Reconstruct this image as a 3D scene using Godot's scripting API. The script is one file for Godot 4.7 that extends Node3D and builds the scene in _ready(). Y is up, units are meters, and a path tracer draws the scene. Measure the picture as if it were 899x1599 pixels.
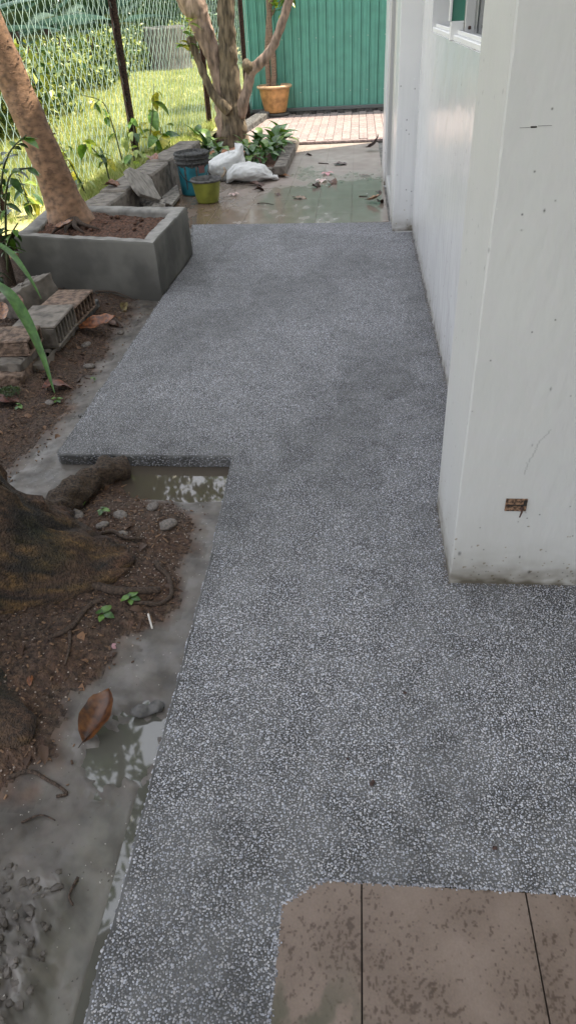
extends Node3D

var rng := RandomNumberGenerator.new()
var fn := FastNoiseLite.new()
var fine := FastNoiseLite.new()
var M := {}


# ---------------------------------------------------------------- mesh building
class Geo:
	var v := PackedVector3Array()
	var n := PackedVector3Array()
	var u := PackedVector2Array()
	var c := PackedColorArray()
	var i := PackedInt32Array()

	func vert(p: Vector3, nn: Vector3, uv: Vector2, col: Color) -> int:
		v.append(p)
		n.append(nn)
		u.append(uv)
		c.append(col)
		return v.size() - 1

	func face(a: int, b: int, d: int) -> void:
		var k := (v[b] - v[a]).cross(v[d] - v[a])
		if k.dot(n[a] + n[b] + n[d]) > 0.0:
			i.append_array([a, d, b])
		else:
			i.append_array([a, b, d])

	func poly(pts: Array, normal: Vector3, col := Color.WHITE) -> void:
		var first := v.size()
		var ax := absf(normal.x)
		var ay := absf(normal.y)
		var az := absf(normal.z)
		for p: Vector3 in pts:
			var uv := Vector2(p.x, p.z)
			if ax > ay and ax > az:
				uv = Vector2(p.z, -p.y)
			elif az > ay:
				uv = Vector2(p.x, -p.y)
			vert(p, normal, uv, col)
		for k in range(1, pts.size() - 1):
			face(first, first + k, first + k + 1)

	func quad(a: Vector3, b: Vector3, d: Vector3, e: Vector3, away: Vector3, col := Color.WHITE) -> void:
		var k := (b - a).cross(e - a)
		if k.length_squared() < 1e-14:
			k = (d - b).cross(e - b)
		k = k.normalized()
		if k.dot((a + b + d + e) / 4.0 - away) < 0.0:
			k = -k
		poly([a, b, d, e], k, col)

	func box(at: Vector3, size: Vector3, bevel := 0.0, basis := Basis(), col := Color.WHITE) -> void:
		var h := size / 2.0
		bevel = minf(bevel, minf(h.x, minf(h.y, h.z)) * 0.9)
		for axis in 3:
			for s: float in [-1.0, 1.0]:
				var q := []
				for k: Vector2 in [Vector2(-1, -1), Vector2(1, -1), Vector2(1, 1), Vector2(-1, 1)]:
					var p := Vector3()
					p[axis] = h[axis] * s
					p[(axis + 1) % 3] = (h[(axis + 1) % 3] - bevel) * k.x
					p[(axis + 2) % 3] = (h[(axis + 2) % 3] - bevel) * k.y
					q.append(at + basis * p)
				var nn := Vector3()
				nn[axis] = s
				poly(q, (basis * nn).normalized(), col)
		if bevel <= 0.0:
			return
		for axis in 3:
			var b := (axis + 1) % 3
			var d := (axis + 2) % 3
			for s1: float in [-1.0, 1.0]:
				for s2: float in [-1.0, 1.0]:
					var q := []
					for e: Vector2 in [Vector2(-1, 0), Vector2(1, 0), Vector2(1, 1), Vector2(-1, 1)]:
						var p := Vector3()
						p[axis] = (h[axis] - bevel) * e.x
						p[b] = (h[b] - bevel * (1.0 - e.y)) * s1
						p[d] = (h[d] - bevel * e.y) * s2
						q.append(at + basis * p)
					var nn := Vector3()
					nn[b] = s1
					nn[d] = s2
					poly(q, (basis * nn).normalized(), col)
		for sx: float in [-1.0, 1.0]:
			for sy: float in [-1.0, 1.0]:
				for sz: float in [-1.0, 1.0]:
					var s := Vector3(sx, sy, sz)
					var q := []
					for axis in 3:
						var p := (h - Vector3.ONE * bevel) * s
						p[axis] = h[axis] * s[axis]
						q.append(at + basis * p)
					poly(q, (basis * s).normalized(), col)

	# rows of points; mode 0 = facing up, 1 = facing away from the middle of the row, 2 = as the rows run
	func surf(rows: Array, wrap: bool, mode: int, cols: Array = []) -> void:
		var first := v.size()
		var nr := rows.size()
		var nc: int = rows[0].size()
		for r in nr:
			var row: PackedVector3Array = rows[r]
			var up: PackedVector3Array = rows[maxi(r - 1, 0)]
			var dn: PackedVector3Array = rows[mini(r + 1, nr - 1)]
			var mid := Vector3()
			if mode == 1:
				for p in row:
					mid += p
				mid /= nc
			var tip := mode == 1 and nr > 2 and (r == 0 or r == nr - 1) and row[0].distance_squared_to(row[nc / 2]) < 1e-8
			for k in nc:
				var l := row[(k - 1 + nc) % nc] if wrap else row[maxi(k - 1, 0)]
				var rr := row[(k + 1) % nc] if wrap else row[mini(k + 1, nc - 1)]
				var nn := (rr - l).cross(dn[k] - up[k])
				if tip:
					nn = (row[k] - (rows[1 if r == 0 else nr - 2][0] + rows[1 if r == 0 else nr - 2][nc / 2]) / 2.0)
				if nn.length_squared() < 1e-20:
					nn = row[k] - mid if mode == 1 else Vector3.UP
				nn = nn.normalized()
				if mode == 0 and nn.y < 0.0:
					nn = -nn
				if mode == 1 and not tip and nn.dot(row[k] - mid) < 0.0:
					nn = -nn
				vert(row[k], nn, Vector2(float(k) / nc, float(r) / nr), cols[r][k] if cols.size() else Color.WHITE)
		for r in nr - 1:
			for k in (nc if wrap else nc - 1):
				var a := first + r * nc + k
				var b := first + r * nc + (k + 1) % nc
				face(a, b, b + nc)
				face(a, b + nc, a + nc)

	func lathe(at: Vector3, profile: Array, sides := 32) -> void:
		var rows := []
		for p: Vector2 in profile:
			var row := PackedVector3Array()
			for k in sides:
				var t := TAU * k / sides
				row.append(at + Vector3(cos(t) * p.x, p.y, sin(t) * p.x))
			rows.append(row)
		surf(rows, true, 1)

	func mesh() -> ArrayMesh:
		var a := []
		a.resize(Mesh.ARRAY_MAX)
		a[Mesh.ARRAY_VERTEX] = v
		a[Mesh.ARRAY_NORMAL] = n
		a[Mesh.ARRAY_TEX_UV] = u
		a[Mesh.ARRAY_COLOR] = c
		a[Mesh.ARRAY_INDEX] = i
		var m := ArrayMesh.new()
		m.add_surface_from_arrays(Mesh.PRIMITIVE_TRIANGLES, a)
		return m


func part(called: String, mesh: Mesh, m: Material, parent: Node3D = self, at := Vector3.ZERO, basis := Basis()) -> MeshInstance3D:
	var o := MeshInstance3D.new()
	o.name = called
	o.mesh = mesh
	o.material_override = m
	o.transform = Transform3D(basis, at)
	parent.add_child(o, true)
	return o


func thing(called: String, label: String, category: String, at := Vector3.ZERO, group := "", basis := Basis()) -> Node3D:
	var o := Node3D.new()
	o.name = called
	o.transform = Transform3D(basis, at)
	add_child(o, true)
	return tag(o, label, category, group)


func tag(o: Node3D, label: String, category: String, group := "") -> Node3D:
	o.set_meta("label", label)
	o.set_meta("category", category)
	if group:
		o.set_meta("group", group)
	return o


func struct(o: Node3D, label: String, category: String) -> Node3D:
	o.set_meta("kind", "structure")
	return tag(o, label, category)


func scatter(called: String, mesh: Mesh, m: Material, parent: Node3D, where: Array, tints: Array = []) -> MultiMeshInstance3D:
	var mm := MultiMesh.new()
	mm.transform_format = MultiMesh.TRANSFORM_3D
	mm.use_colors = tints.size() > 0
	mm.mesh = mesh
	mm.instance_count = where.size()
	var buf := PackedFloat32Array()
	var w := 16 if tints.size() else 12
	buf.resize(where.size() * w)
	for k in where.size():
		var t: Transform3D = where[k]
		var b := k * w
		var x := t.basis.x
		var y := t.basis.y
		var z := t.basis.z
		buf[b] = x.x
		buf[b + 1] = y.x
		buf[b + 2] = z.x
		buf[b + 3] = t.origin.x
		buf[b + 4] = x.y
		buf[b + 5] = y.y
		buf[b + 6] = z.y
		buf[b + 7] = t.origin.y
		buf[b + 8] = x.z
		buf[b + 9] = y.z
		buf[b + 10] = z.z
		buf[b + 11] = t.origin.z
		if w == 16:
			var c: Color = tints[k]
			buf[b + 12] = c.r
			buf[b + 13] = c.g
			buf[b + 14] = c.b
			buf[b + 15] = 1.0
	mm.buffer = buf
	var o := MultiMeshInstance3D.new()
	o.name = called
	o.multimesh = mm
	o.material_override = m
	o.set_meta("kind", "stuff")
	parent.add_child(o, true)
	return o


# ---------------------------------------------------------------- materials
func noise_tex(freq: float, colors: Array, offsets: Array, size := 256, sd := 1, type := FastNoiseLite.TYPE_SIMPLEX_SMOOTH, oct := 5) -> NoiseTexture2D:
	var f := FastNoiseLite.new()
	f.noise_type = type
	f.seed = sd
	f.frequency = freq
	f.fractal_octaves = oct
	if type == FastNoiseLite.TYPE_CELLULAR:
		f.cellular_return_type = FastNoiseLite.RETURN_DISTANCE
		f.fractal_type = FastNoiseLite.FRACTAL_NONE
	var t := NoiseTexture2D.new()
	t.width = size
	t.height = size
	t.seamless = true
	t.noise = f
	var g := Gradient.new()
	g.offsets = PackedFloat32Array(offsets)
	var cs := PackedColorArray()
	for c in colors:
		cs.append(c)
	g.colors = cs
	t.color_ramp = g
	return t


func grey(a: float) -> Color:
	return Color(a, a, a)


func mat(lin: Color, rough := 0.8, vertex := false) -> StandardMaterial3D:
	var m := StandardMaterial3D.new()
	m.albedo_color = lin.linear_to_srgb()
	m.roughness = rough
	m.vertex_color_use_as_albedo = vertex
	return m


# a material whose tone and relief vary in world space; scale is repeats per metre
func rich(lin: Color, rough: float, spread: float, scale: float, bump: float, vertex := false, sd := 1, freq := 0.02, stretch := Vector3.ONE) -> StandardMaterial3D:
	var m := mat(lin, rough, vertex)
	m.uv1_triplanar = true
	m.uv1_world_triplanar = true
	m.uv1_scale = stretch * scale
	m.albedo_texture = noise_tex(freq, [grey(1.0 - spread), grey(1.0 - spread * 0.35), grey(1.0)], [0.2, 0.5, 0.8], 256, sd)
	if bump > 0.0:
		m.heightmap_enabled = true
		m.heightmap_scale = bump
		m.heightmap_texture = noise_tex(freq * 2.0, [Color.BLACK, Color.WHITE], [0.15, 0.85], 256, sd + 7)
	return m


func leafy(lin: Color, back: float, rough := 0.45) -> StandardMaterial3D:
	var m := mat(lin, rough, true)
	m.backlight_enabled = true
	m.backlight = Color(back, back, back * 0.6)
	return m


# white paint with grime near the floor, faint runs and specks; W x H metres
func wall_image(W: float, H: float, ppm: float, sd: int, specks: int, runs: float, grime: float) -> ImageTexture:
	var w := int(W * ppm)
	var h := int(H * ppm)
	var r := RandomNumberGenerator.new()
	r.seed = sd
	var f := FastNoiseLite.new()
	f.seed = sd
	f.frequency = 1.0
	f.fractal_octaves = 3
	var data := PackedByteArray()
	data.resize(w * h * 3)
	for y in h:
		var up := H - (y + 0.5) / ppm
		var low := exp(-up / 0.045) * grime
		var mid := exp(-up / 0.28) * 0.13 * grime
		for x in w:
			var px := x / ppm
			var cl := f.get_noise_2d(px * 2.5, up * 2.5)
			var a := 0.865 + 0.02 * cl
			if runs > 0.0 and up < 1.25:
				var s := f.get_noise_2d(px * 26.0 + 40.0, up * 1.1)
				a -= runs * clampf(s * 2.2, 0.0, 1.0) * clampf((1.25 - up) * 1.6, 0.0, 1.0)
			var g := clampf(low * (0.75 + 0.8 * f.get_noise_2d(px * 9.0, up * 16.0)) + mid * (0.8 + 1.4 * cl), 0.0, 0.92)
			var k := (y * w + x) * 3
			data[k] = int(255.0 * clampf(lerpf(a, 0.36, g), 0, 1))
			data[k + 1] = int(255.0 * clampf(lerpf(a + 0.002, 0.33, g), 0, 1))
			data[k + 2] = int(255.0 * clampf(lerpf(a + 0.004, 0.28, g), 0, 1))
	for s in int(specks * 0.5 * grime):
		var cx := r.randi_range(2, w - 3)
		var cy := h - 1 - int(absf(r.randfn()) * 0.09 * ppm)
		if cy > 2 and cy < h - 2:
			for q in (1 if r.randf() < 0.7 else 3):
				var k := ((cy + (q & 1)) * w + cx + (q >> 1)) * 3
				for c in 3:
					data[k + c] = int(data[k + c] * [0.72, 0.66, 0.58][c])
	for s in 3:
		var cx := r.randf() * w
		var cy := h - r.randf_range(0.1, 1.4) * ppm
		var dx := r.randf_range(-0.5, 0.5)
		for q in int(r.randf_range(0.08, 0.3) * ppm):
			cx += dx + r.randfn() * 0.6
			cy -= 1.0
			if cx > 1 and cx < w - 1 and cy > 1:
				var k := (int(cy) * w + int(cx)) * 3
				for c in 3:
					data[k + c] = int(data[k + c] * 0.86)
	for s in specks:
		var cx := r.randi_range(0, w - 1)
		var cy := int(h * (1.0 - pow(r.randf(), 1.4) * 0.62))
		var rx := r.randf_range(0.4, 1.3) * ppm / 400.0 * (1.9 if r.randf() < 0.06 else 1.0)
		var ry := rx * r.randf_range(0.4, 2.2)
		var dark := r.randf_range(0.35, 0.8) if r.randf() < 0.75 else 1.07
		for y in range(maxi(0, cy - int(ry) - 1), mini(h, cy + int(ry) + 2)):
			for x in range(maxi(0, cx - int(rx) - 1), mini(w, cx + int(rx) + 2)):
				var d := Vector2((x - cx) / maxf(rx, 0.5), (y - cy) / maxf(ry, 0.5)).length()
				if d < 1.2:
					var k := (y * w + x) * 3
					for q in 3:
						data[k + q] = int(minf(255.0, data[k + q] * lerpf(dark, 1.0, clampf(d - 0.2, 0, 1))))
	return ImageTexture.create_from_image(Image.create_from_data(w, h, false, Image.FORMAT_RGB8, data))


func wall_mat(tex: Texture2D, W: float, H: float, off: float, rough: float) -> StandardMaterial3D:
	var m := mat(Color(0.93, 0.93, 0.925), rough)
	m.albedo_texture = tex
	m.uv1_scale = Vector3(1.0 / W, 1.0 / H, 1)
	m.uv1_offset = Vector3(off, 0, 0)
	return m


# ---------------------------------------------------------------- shapes
func tube(path: Array, radii: Array, sides := 10, rough := 0.0, freq := 6.0, steps := 1) -> Geo:
	var g := Geo.new()
	add_tube(g, path, radii, sides, rough, freq, steps)
	return g


func add_tube(g: Geo, path: Array, radii: Array, sides := 10, rough := 0.0, freq := 6.0, steps := 1) -> void:
	var pts := PackedVector3Array()
	var rad := PackedFloat32Array()
	if steps > 1:
		for k in path.size() - 1:
			for s in steps:
				var t := float(s) / steps
				var a: Vector3 = path[maxi(k - 1, 0)]
				var b: Vector3 = path[k]
				var c: Vector3 = path[k + 1]
				var d: Vector3 = path[mini(k + 2, path.size() - 1)]
				pts.append(b.cubic_interpolate(c, a, d, t))
				rad.append(lerpf(radii[k], radii[k + 1], t))
		pts.append(path[-1])
		rad.append(radii[-1])
	else:
		pts = PackedVector3Array(path)
		rad = PackedFloat32Array(radii)
	var rows := []
	var side := Vector3.ZERO
	for k in pts.size():
		var dir := (pts[mini(k + 1, pts.size() - 1)] - pts[maxi(k - 1, 0)]).normalized()
		if side == Vector3.ZERO:
			side = dir.cross(Vector3.UP if absf(dir.y) < 0.9 else Vector3.RIGHT).normalized()
		side = (side - dir * side.dot(dir)).normalized()
		var up := dir.cross(side)
		var row := PackedVector3Array()
		for s in sides:
			var t := TAU * s / sides
			var o := side * cos(t) + up * sin(t)
			var r := rad[k]
			if rough > 0.0:
				r *= 1.0 + rough * fn.get_noise_3dv((pts[k] + o * rad[k]) * freq)
			row.append(pts[k] + o * r)
		rows.append(row)
		if k == 0 or k == pts.size() - 1:
			var cap := PackedVector3Array()
			cap.resize(sides)
			cap.fill(pts[k] + dir * (rad[k] * (-0.3 if k == 0 else 0.3)))
			if k == 0:
				rows.push_front(cap)
			else:
				rows.append(cap)
	g.surf(rows, true, 1)


# a leaf from the origin along +z, lying in xz, bent down and folded along its rib
func leaf_mesh(length: float, width: float, fold := 0.25, droop := 0.3, segs := 5, point := 0.6, ripple := 0.0, two_tone := Color.WHITE) -> ArrayMesh:
	var g := Geo.new()
	var rows := []
	var cols := []
	var y := 0.0
	var z := 0.0
	for k in segs + 1:
		var t := float(k) / segs
		var w := width * 0.5 * pow(sin(PI * clampf(pow(t, point) * 0.985 + 0.012, 0, 1)), 0.8)
		var a := droop * (t - 0.15) * 1.6
		if k > 0:
			z += cos(a) * length / segs
			y -= sin(a) * length / segs
		var row := PackedVector3Array()
		var cr := []
		for s in 5:
			var q := (s - 2) / 2.0
			var rp := ripple * width * sin(t * 17.0 + q * 3.0) * absf(q)
			row.append(Vector3(w * q, y + absf(w * q) * fold + rp, z))
			cr.append(Color.WHITE.lerp(two_tone, 1.0 - absf(q)) if s != 2 else two_tone)
		rows.append(row)
		cols.append(cr)
	g.surf(rows, false, 0, cols)
	return g.mesh()


func small_leaf(length: float, width: float) -> ArrayMesh:
	var g := Geo.new()
	var p := [Vector3(0, 0, 0), Vector3(width / 2, width * 0.18, length * 0.45), Vector3(0, -length * 0.06, length), Vector3(-width / 2, width * 0.18, length * 0.45), Vector3(0, 0, length * 0.45)]
	for q: Array in [[0, 1, 4], [1, 2, 4], [2, 3, 4], [3, 0, 4]]:
		var nn: Vector3 = (p[q[1]] - p[q[0]]).cross(p[q[2]] - p[q[0]]).normalized()
		g.poly([p[q[0]], p[q[1]], p[q[2]]], nn if nn.y > 0 else -nn)
	return g.mesh()


func spin(yaw: float, pitch := 0.0, roll := 0.0) -> Basis:
	return Basis(Vector3.UP, yaw) * Basis(Vector3.RIGHT, pitch) * Basis(Vector3.BACK, roll)


func random_basis(s: float) -> Basis:
	return spin(rng.randf() * TAU, rng.randf_range(-1.2, 1.2), rng.randf_range(-1, 1)).scaled(Vector3.ONE * s)


func soft(a: float, b: float, x: float) -> float:
	return smoothstep(a, b, x)


# ---------------------------------------------------------------- the muddy ground
var mound := PackedVector2Array([Vector2(-1.5, -2.06), Vector2(-1.19, -2.0), Vector2(-1.1, -2.12), Vector2(-0.985, -2.37), Vector2(-0.86, -2.2), Vector2(-0.7, -2.15), Vector2(-0.63, -2.1), Vector2(-0.575, -1.85), Vector2(-0.6, -1.65), Vector2(-0.61, -1.53), Vector2(-0.69, -1.32), Vector2(-0.765, -1.2), Vector2(-0.74, -1.02), Vector2(-0.87, -0.92), Vector2(-1.5, -0.86)])


func inside_by(poly: PackedVector2Array, p: Vector2) -> float:
	var d := 9.0
	for k in poly.size():
		d = minf(d, p.distance_squared_to(Geometry2D.get_closest_point_to_segment(p, poly[k], poly[(k + 1) % poly.size()])))
	d = sqrt(d)
	return d if Geometry2D.is_point_in_polygon(p, poly) else -d


func bank(x: float, z: float) -> float:
	var b := -1.385
	if z > -2.75:
		b = -1.385 - (z + 2.75) * 0.26
	elif z < -3.3:
		b = -1.385 - (-3.3 - z) * 0.05
	return b + 0.07 * fn.get_noise_2d(z * 2.2, 7.0) - x


func soil_share(x: float, z: float) -> float:
	var j := 0.1 * fn.get_noise_2d(x * 5.0, z * 5.0) + 0.06 * fine.get_noise_2d(x * 14.0, z * 14.0)
	var a := 0.0
	if z < -2.3:
		a = soft(-0.11, 0.13, bank(x, z) + j * 0.7)
	if z > -2.6 and z < -0.7:
		a = maxf(a, soft(-0.09, 0.09, inside_by(mound, Vector2(x, z)) + j * 0.9))
	return a


func mud_y(x: float, z: float) -> float:
	var y := -0.046 + 0.006 * fn.get_noise_2d(x * 3.0, z * 3.0)
	if z < -2.3:
		var b := bank(x, z)
		var s := soft(-0.02, 0.3, b)
		y += s * (0.035 + 0.03 * fn.get_noise_2d(x * 10.0, z * 10.0) + 0.02 * fine.get_noise_2d(x * 50.0, z * 50.0))
		y += soft(0.6, 1.1, b) * 0.08 + soft(1.2, 1.5, b) * 0.15
	if z > -2.7 and z < -0.6:
		var d := inside_by(mound, Vector2(x, z))
		var s := soft(-0.05, 0.22, d)
		y += s * 0.05 + soft(0, 0.07, d) * (0.014 * fn.get_noise_2d(x * 16.0, z * 16.0) + 0.009 * fine.get_noise_2d(x * 80.0, z * 80.0))
	# hollows that hold water
	y -= 0.024 * soft(0.3, 0.02, absf(z + 2.34)) * soft(-1.02, -0.86, x) * soft(-2.06, -2.24, z)
	var basin := exp(-pow((x + 0.585) / 0.1, 2.0) - pow((z + 1.06) / 0.13, 2.0))
	y -= 0.020 * basin + 0.016 * soft(0.05, 0.4, basin) * (fn.get_noise_2d(x * 26.0, z * 26.0) + 0.4 * fine.get_noise_2d(x * 60.0, z * 60.0))
	if z > -1.0 and x > -0.68:     # a bank of settled slurry, a finger's width short of the slab
		var ch := soft(0.0, 0.03, z + 0.905 + 0.05 * sin(x * 21.0) + 0.02 * fn.get_noise_2d(x * 14.0, z * 14.0)) * soft(-0.505, -0.525, x + 0.006 * sin(z * 17.0)) * soft(-0.66, -0.61, x)
		y = lerpf(y, -0.0508 + 0.0012 * fn.get_noise_2d(x * 12.0, z * 12.0), ch)
	y -= 0.02 * soft(-0.525, -0.505, x) * soft(-1.0, -0.9, z)
	# trodden lumps next to the camera
	var lump := soft(-0.85, -0.55, z) * soft(-0.56, -0.64, x) * soft(1.0, 0.2, z)
	y += lump * (0.02 + 0.05 * absf(fn.get_noise_2d(x * 22.0, z * 22.0)) + 0.016 * fine.get_noise_2d(x * 70.0, z * 70.0))
	if x < -1.5 and z > -2.3:
		y += soft(-1.5, -2.8, x) * 0.22
	return y


func mud_color(x: float, z: float, y: float) -> Color:
	var s := soil_share(x, z)
	var g := clampf(0.5 + 0.9 * fn.get_noise_2d(x * 7.0 + 30.0, z * 7.0), 0, 1)
	var f := 0.5 + 0.7 * fine.get_noise_2d(x * 80.0, z * 80.0)
	var mud := Color(0.098, 0.086, 0.074).lerp(Color(0.155, 0.14, 0.126), g)
	var soil := Color(0.060, 0.034, 0.022).lerp(Color(0.135, 0.080, 0.052), clampf(f, 0, 1))
	soil = soil.lerp(Color(0.10, 0.09, 0.08), clampf(g * 0.8 - 0.2, 0, 1) * 0.5)
	mud = mud.lerp(Color(0.135, 0.127, 0.106), soft(-0.95, -0.86, z) * soft(-0.66, -0.60, x) * 0.8)
	s = soft(0.1, 0.7, s)
	return mud.lerp(soil, s).lerp(Color(0.07, 0.06, 0.05), clampf((f - 0.72) * 2.0, 0, 0.4))


func ground_pt(x: float, z: float, up := 0.0) -> Vector3:
	return Vector3(x, mud_y(x, z) + up, z)


# ---------------------------------------------------------------- build
func _ready() -> void:
	rng.seed = 20
	fn.seed = 3
	fn.frequency = 0.5
	fn.fractal_octaves = 4
	fine.seed = 11
	fine.frequency = 0.5
	fine.fractal_octaves = 3
	var cam := Camera3D.new()
	cam.name = "camera"
	cam.fov = 72.737
	cam.near = 0.05
	cam.far = 400.0
	cam.transform = Transform3D(Basis(Vector3(0.9955, -0.04802, -0.08168), Vector3(-0.00958, 0.80662, -0.59099), Vector3(0.09427, 0.58912, 0.80253)), Vector3(0, 1.5, 0))
	add_child(cam)
	var e := Environment.new()
	e.background_mode = Environment.BG_SKY
	var sm := ProceduralSkyMaterial.new()
	sm.sky_top_color = Color(0.80, 0.815, 0.85)
	sm.sky_horizon_color = Color(0.93, 0.93, 0.94)
	sm.sky_curve = 0.12
	sm.ground_bottom_color = Color(0.3, 0.3, 0.28)
	sm.ground_horizon_color = Color(0.7, 0.72, 0.72)
	e.sky = Sky.new()
	e.sky.sky_material = sm
	e.background_energy_multiplier = 1.7
	e.tonemap_mode = Environment.TONE_MAPPER_LINEAR
	e.tonemap_exposure = 2.05
	e.sdfgi_enabled = true
	e.ssao_enabled = true
	e.ssil_enabled = true
	var we := WorldEnvironment.new()
	we.name = "environment"
	we.environment = e
	add_child(we)
	var sun := DirectionalLight3D.new()
	sun.name = "sun"
	sun.light_energy = 1.6
	sun.light_color = Color(1.0, 0.95, 0.86)
	sun.light_angular_distance = 0.5
	sun.shadow_enabled = true
	add_child(sun)
	sun.look_at_from_position(Vector3.ZERO, Vector3(-0.45, -1.0, 0.25), Vector3.UP)

	materials()
	terrain()
	path()
	floors()
	house()
	metal_fence()
	link_fence()
	kerbs()
	planter()
	big_tree()
	planter_tree()
	bed_and_tree()
	background()
	pot()
	pails_and_sacks()
	bricks()
	left_plants()
	fence_plants()
	litter()


func materials() -> void:
	M.white = mat(Color(0.72, 0.72, 0.71), 0.45)
	M.cement = rich(Color(0.135, 0.13, 0.115), 0.8, 0.32, 0.9, 0.12, false, 4, 0.008)
	M.cement_pale = rich(Color(0.27, 0.26, 0.24), 0.9, 0.3, 2.0, 0.12, false, 3, 0.012)  # paler cement; on the planter rim it paints in the skylight
	M.cement_dark = rich(Color(0.16, 0.155, 0.15), 0.8, 0.5, 3.0, 0.4, false, 5, 0.02)
	M.block = rich(Color(0.20, 0.175, 0.15), 0.9, 0.35, 2.0, 0.25, false, 6, 0.02)
	M.old_brick = rich(Color(0.22, 0.15, 0.11), 0.9, 0.4, 3.5, 0.6, false, 8, 0.02)
	M.plate = rich(Color(0.33, 0.305, 0.275), 0.9, 0.3, 3.0, 0.2, false, 16, 0.02)
	M.hole = mat(Color(0.02, 0.016, 0.013), 1.0)
	M.soil = rich(Color(0.19, 0.095, 0.06), 1.0, 0.6, 5.0, 1.2, false, 9, 0.03)
	M.rust = rich(Color(0.085, 0.045, 0.034), 0.85, 0.6, 5.0, 0.3, false, 10, 0.03)
	M.alu = mat(Color(0.55, 0.55, 0.54), 0.4)
	M.alu.metallic = 0.35
	M.glass = mat(Color(0.03, 0.035, 0.035), 0.06)
	M.twig = rich(Color(0.09, 0.06, 0.042), 0.9, 0.5, 12.0, 0.3, false, 12, 0.03)
	M.stem = rich(Color(0.07, 0.085, 0.03), 0.7, 0.4, 10.0, 0.0, false, 13, 0.03)
	M.dead = leafy(Color(1, 1, 1), 0.15, 0.5)
	M.leaf = leafy(Color(1, 1, 1), 0.55, 0.38)
	M.stone = rich(Color(0.17, 0.145, 0.125), 0.6, 0.4, 9.0, 0.2, false, 14, 0.03)
	M.pebble = mat(Color(1, 1, 1), 0.6, true)


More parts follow.
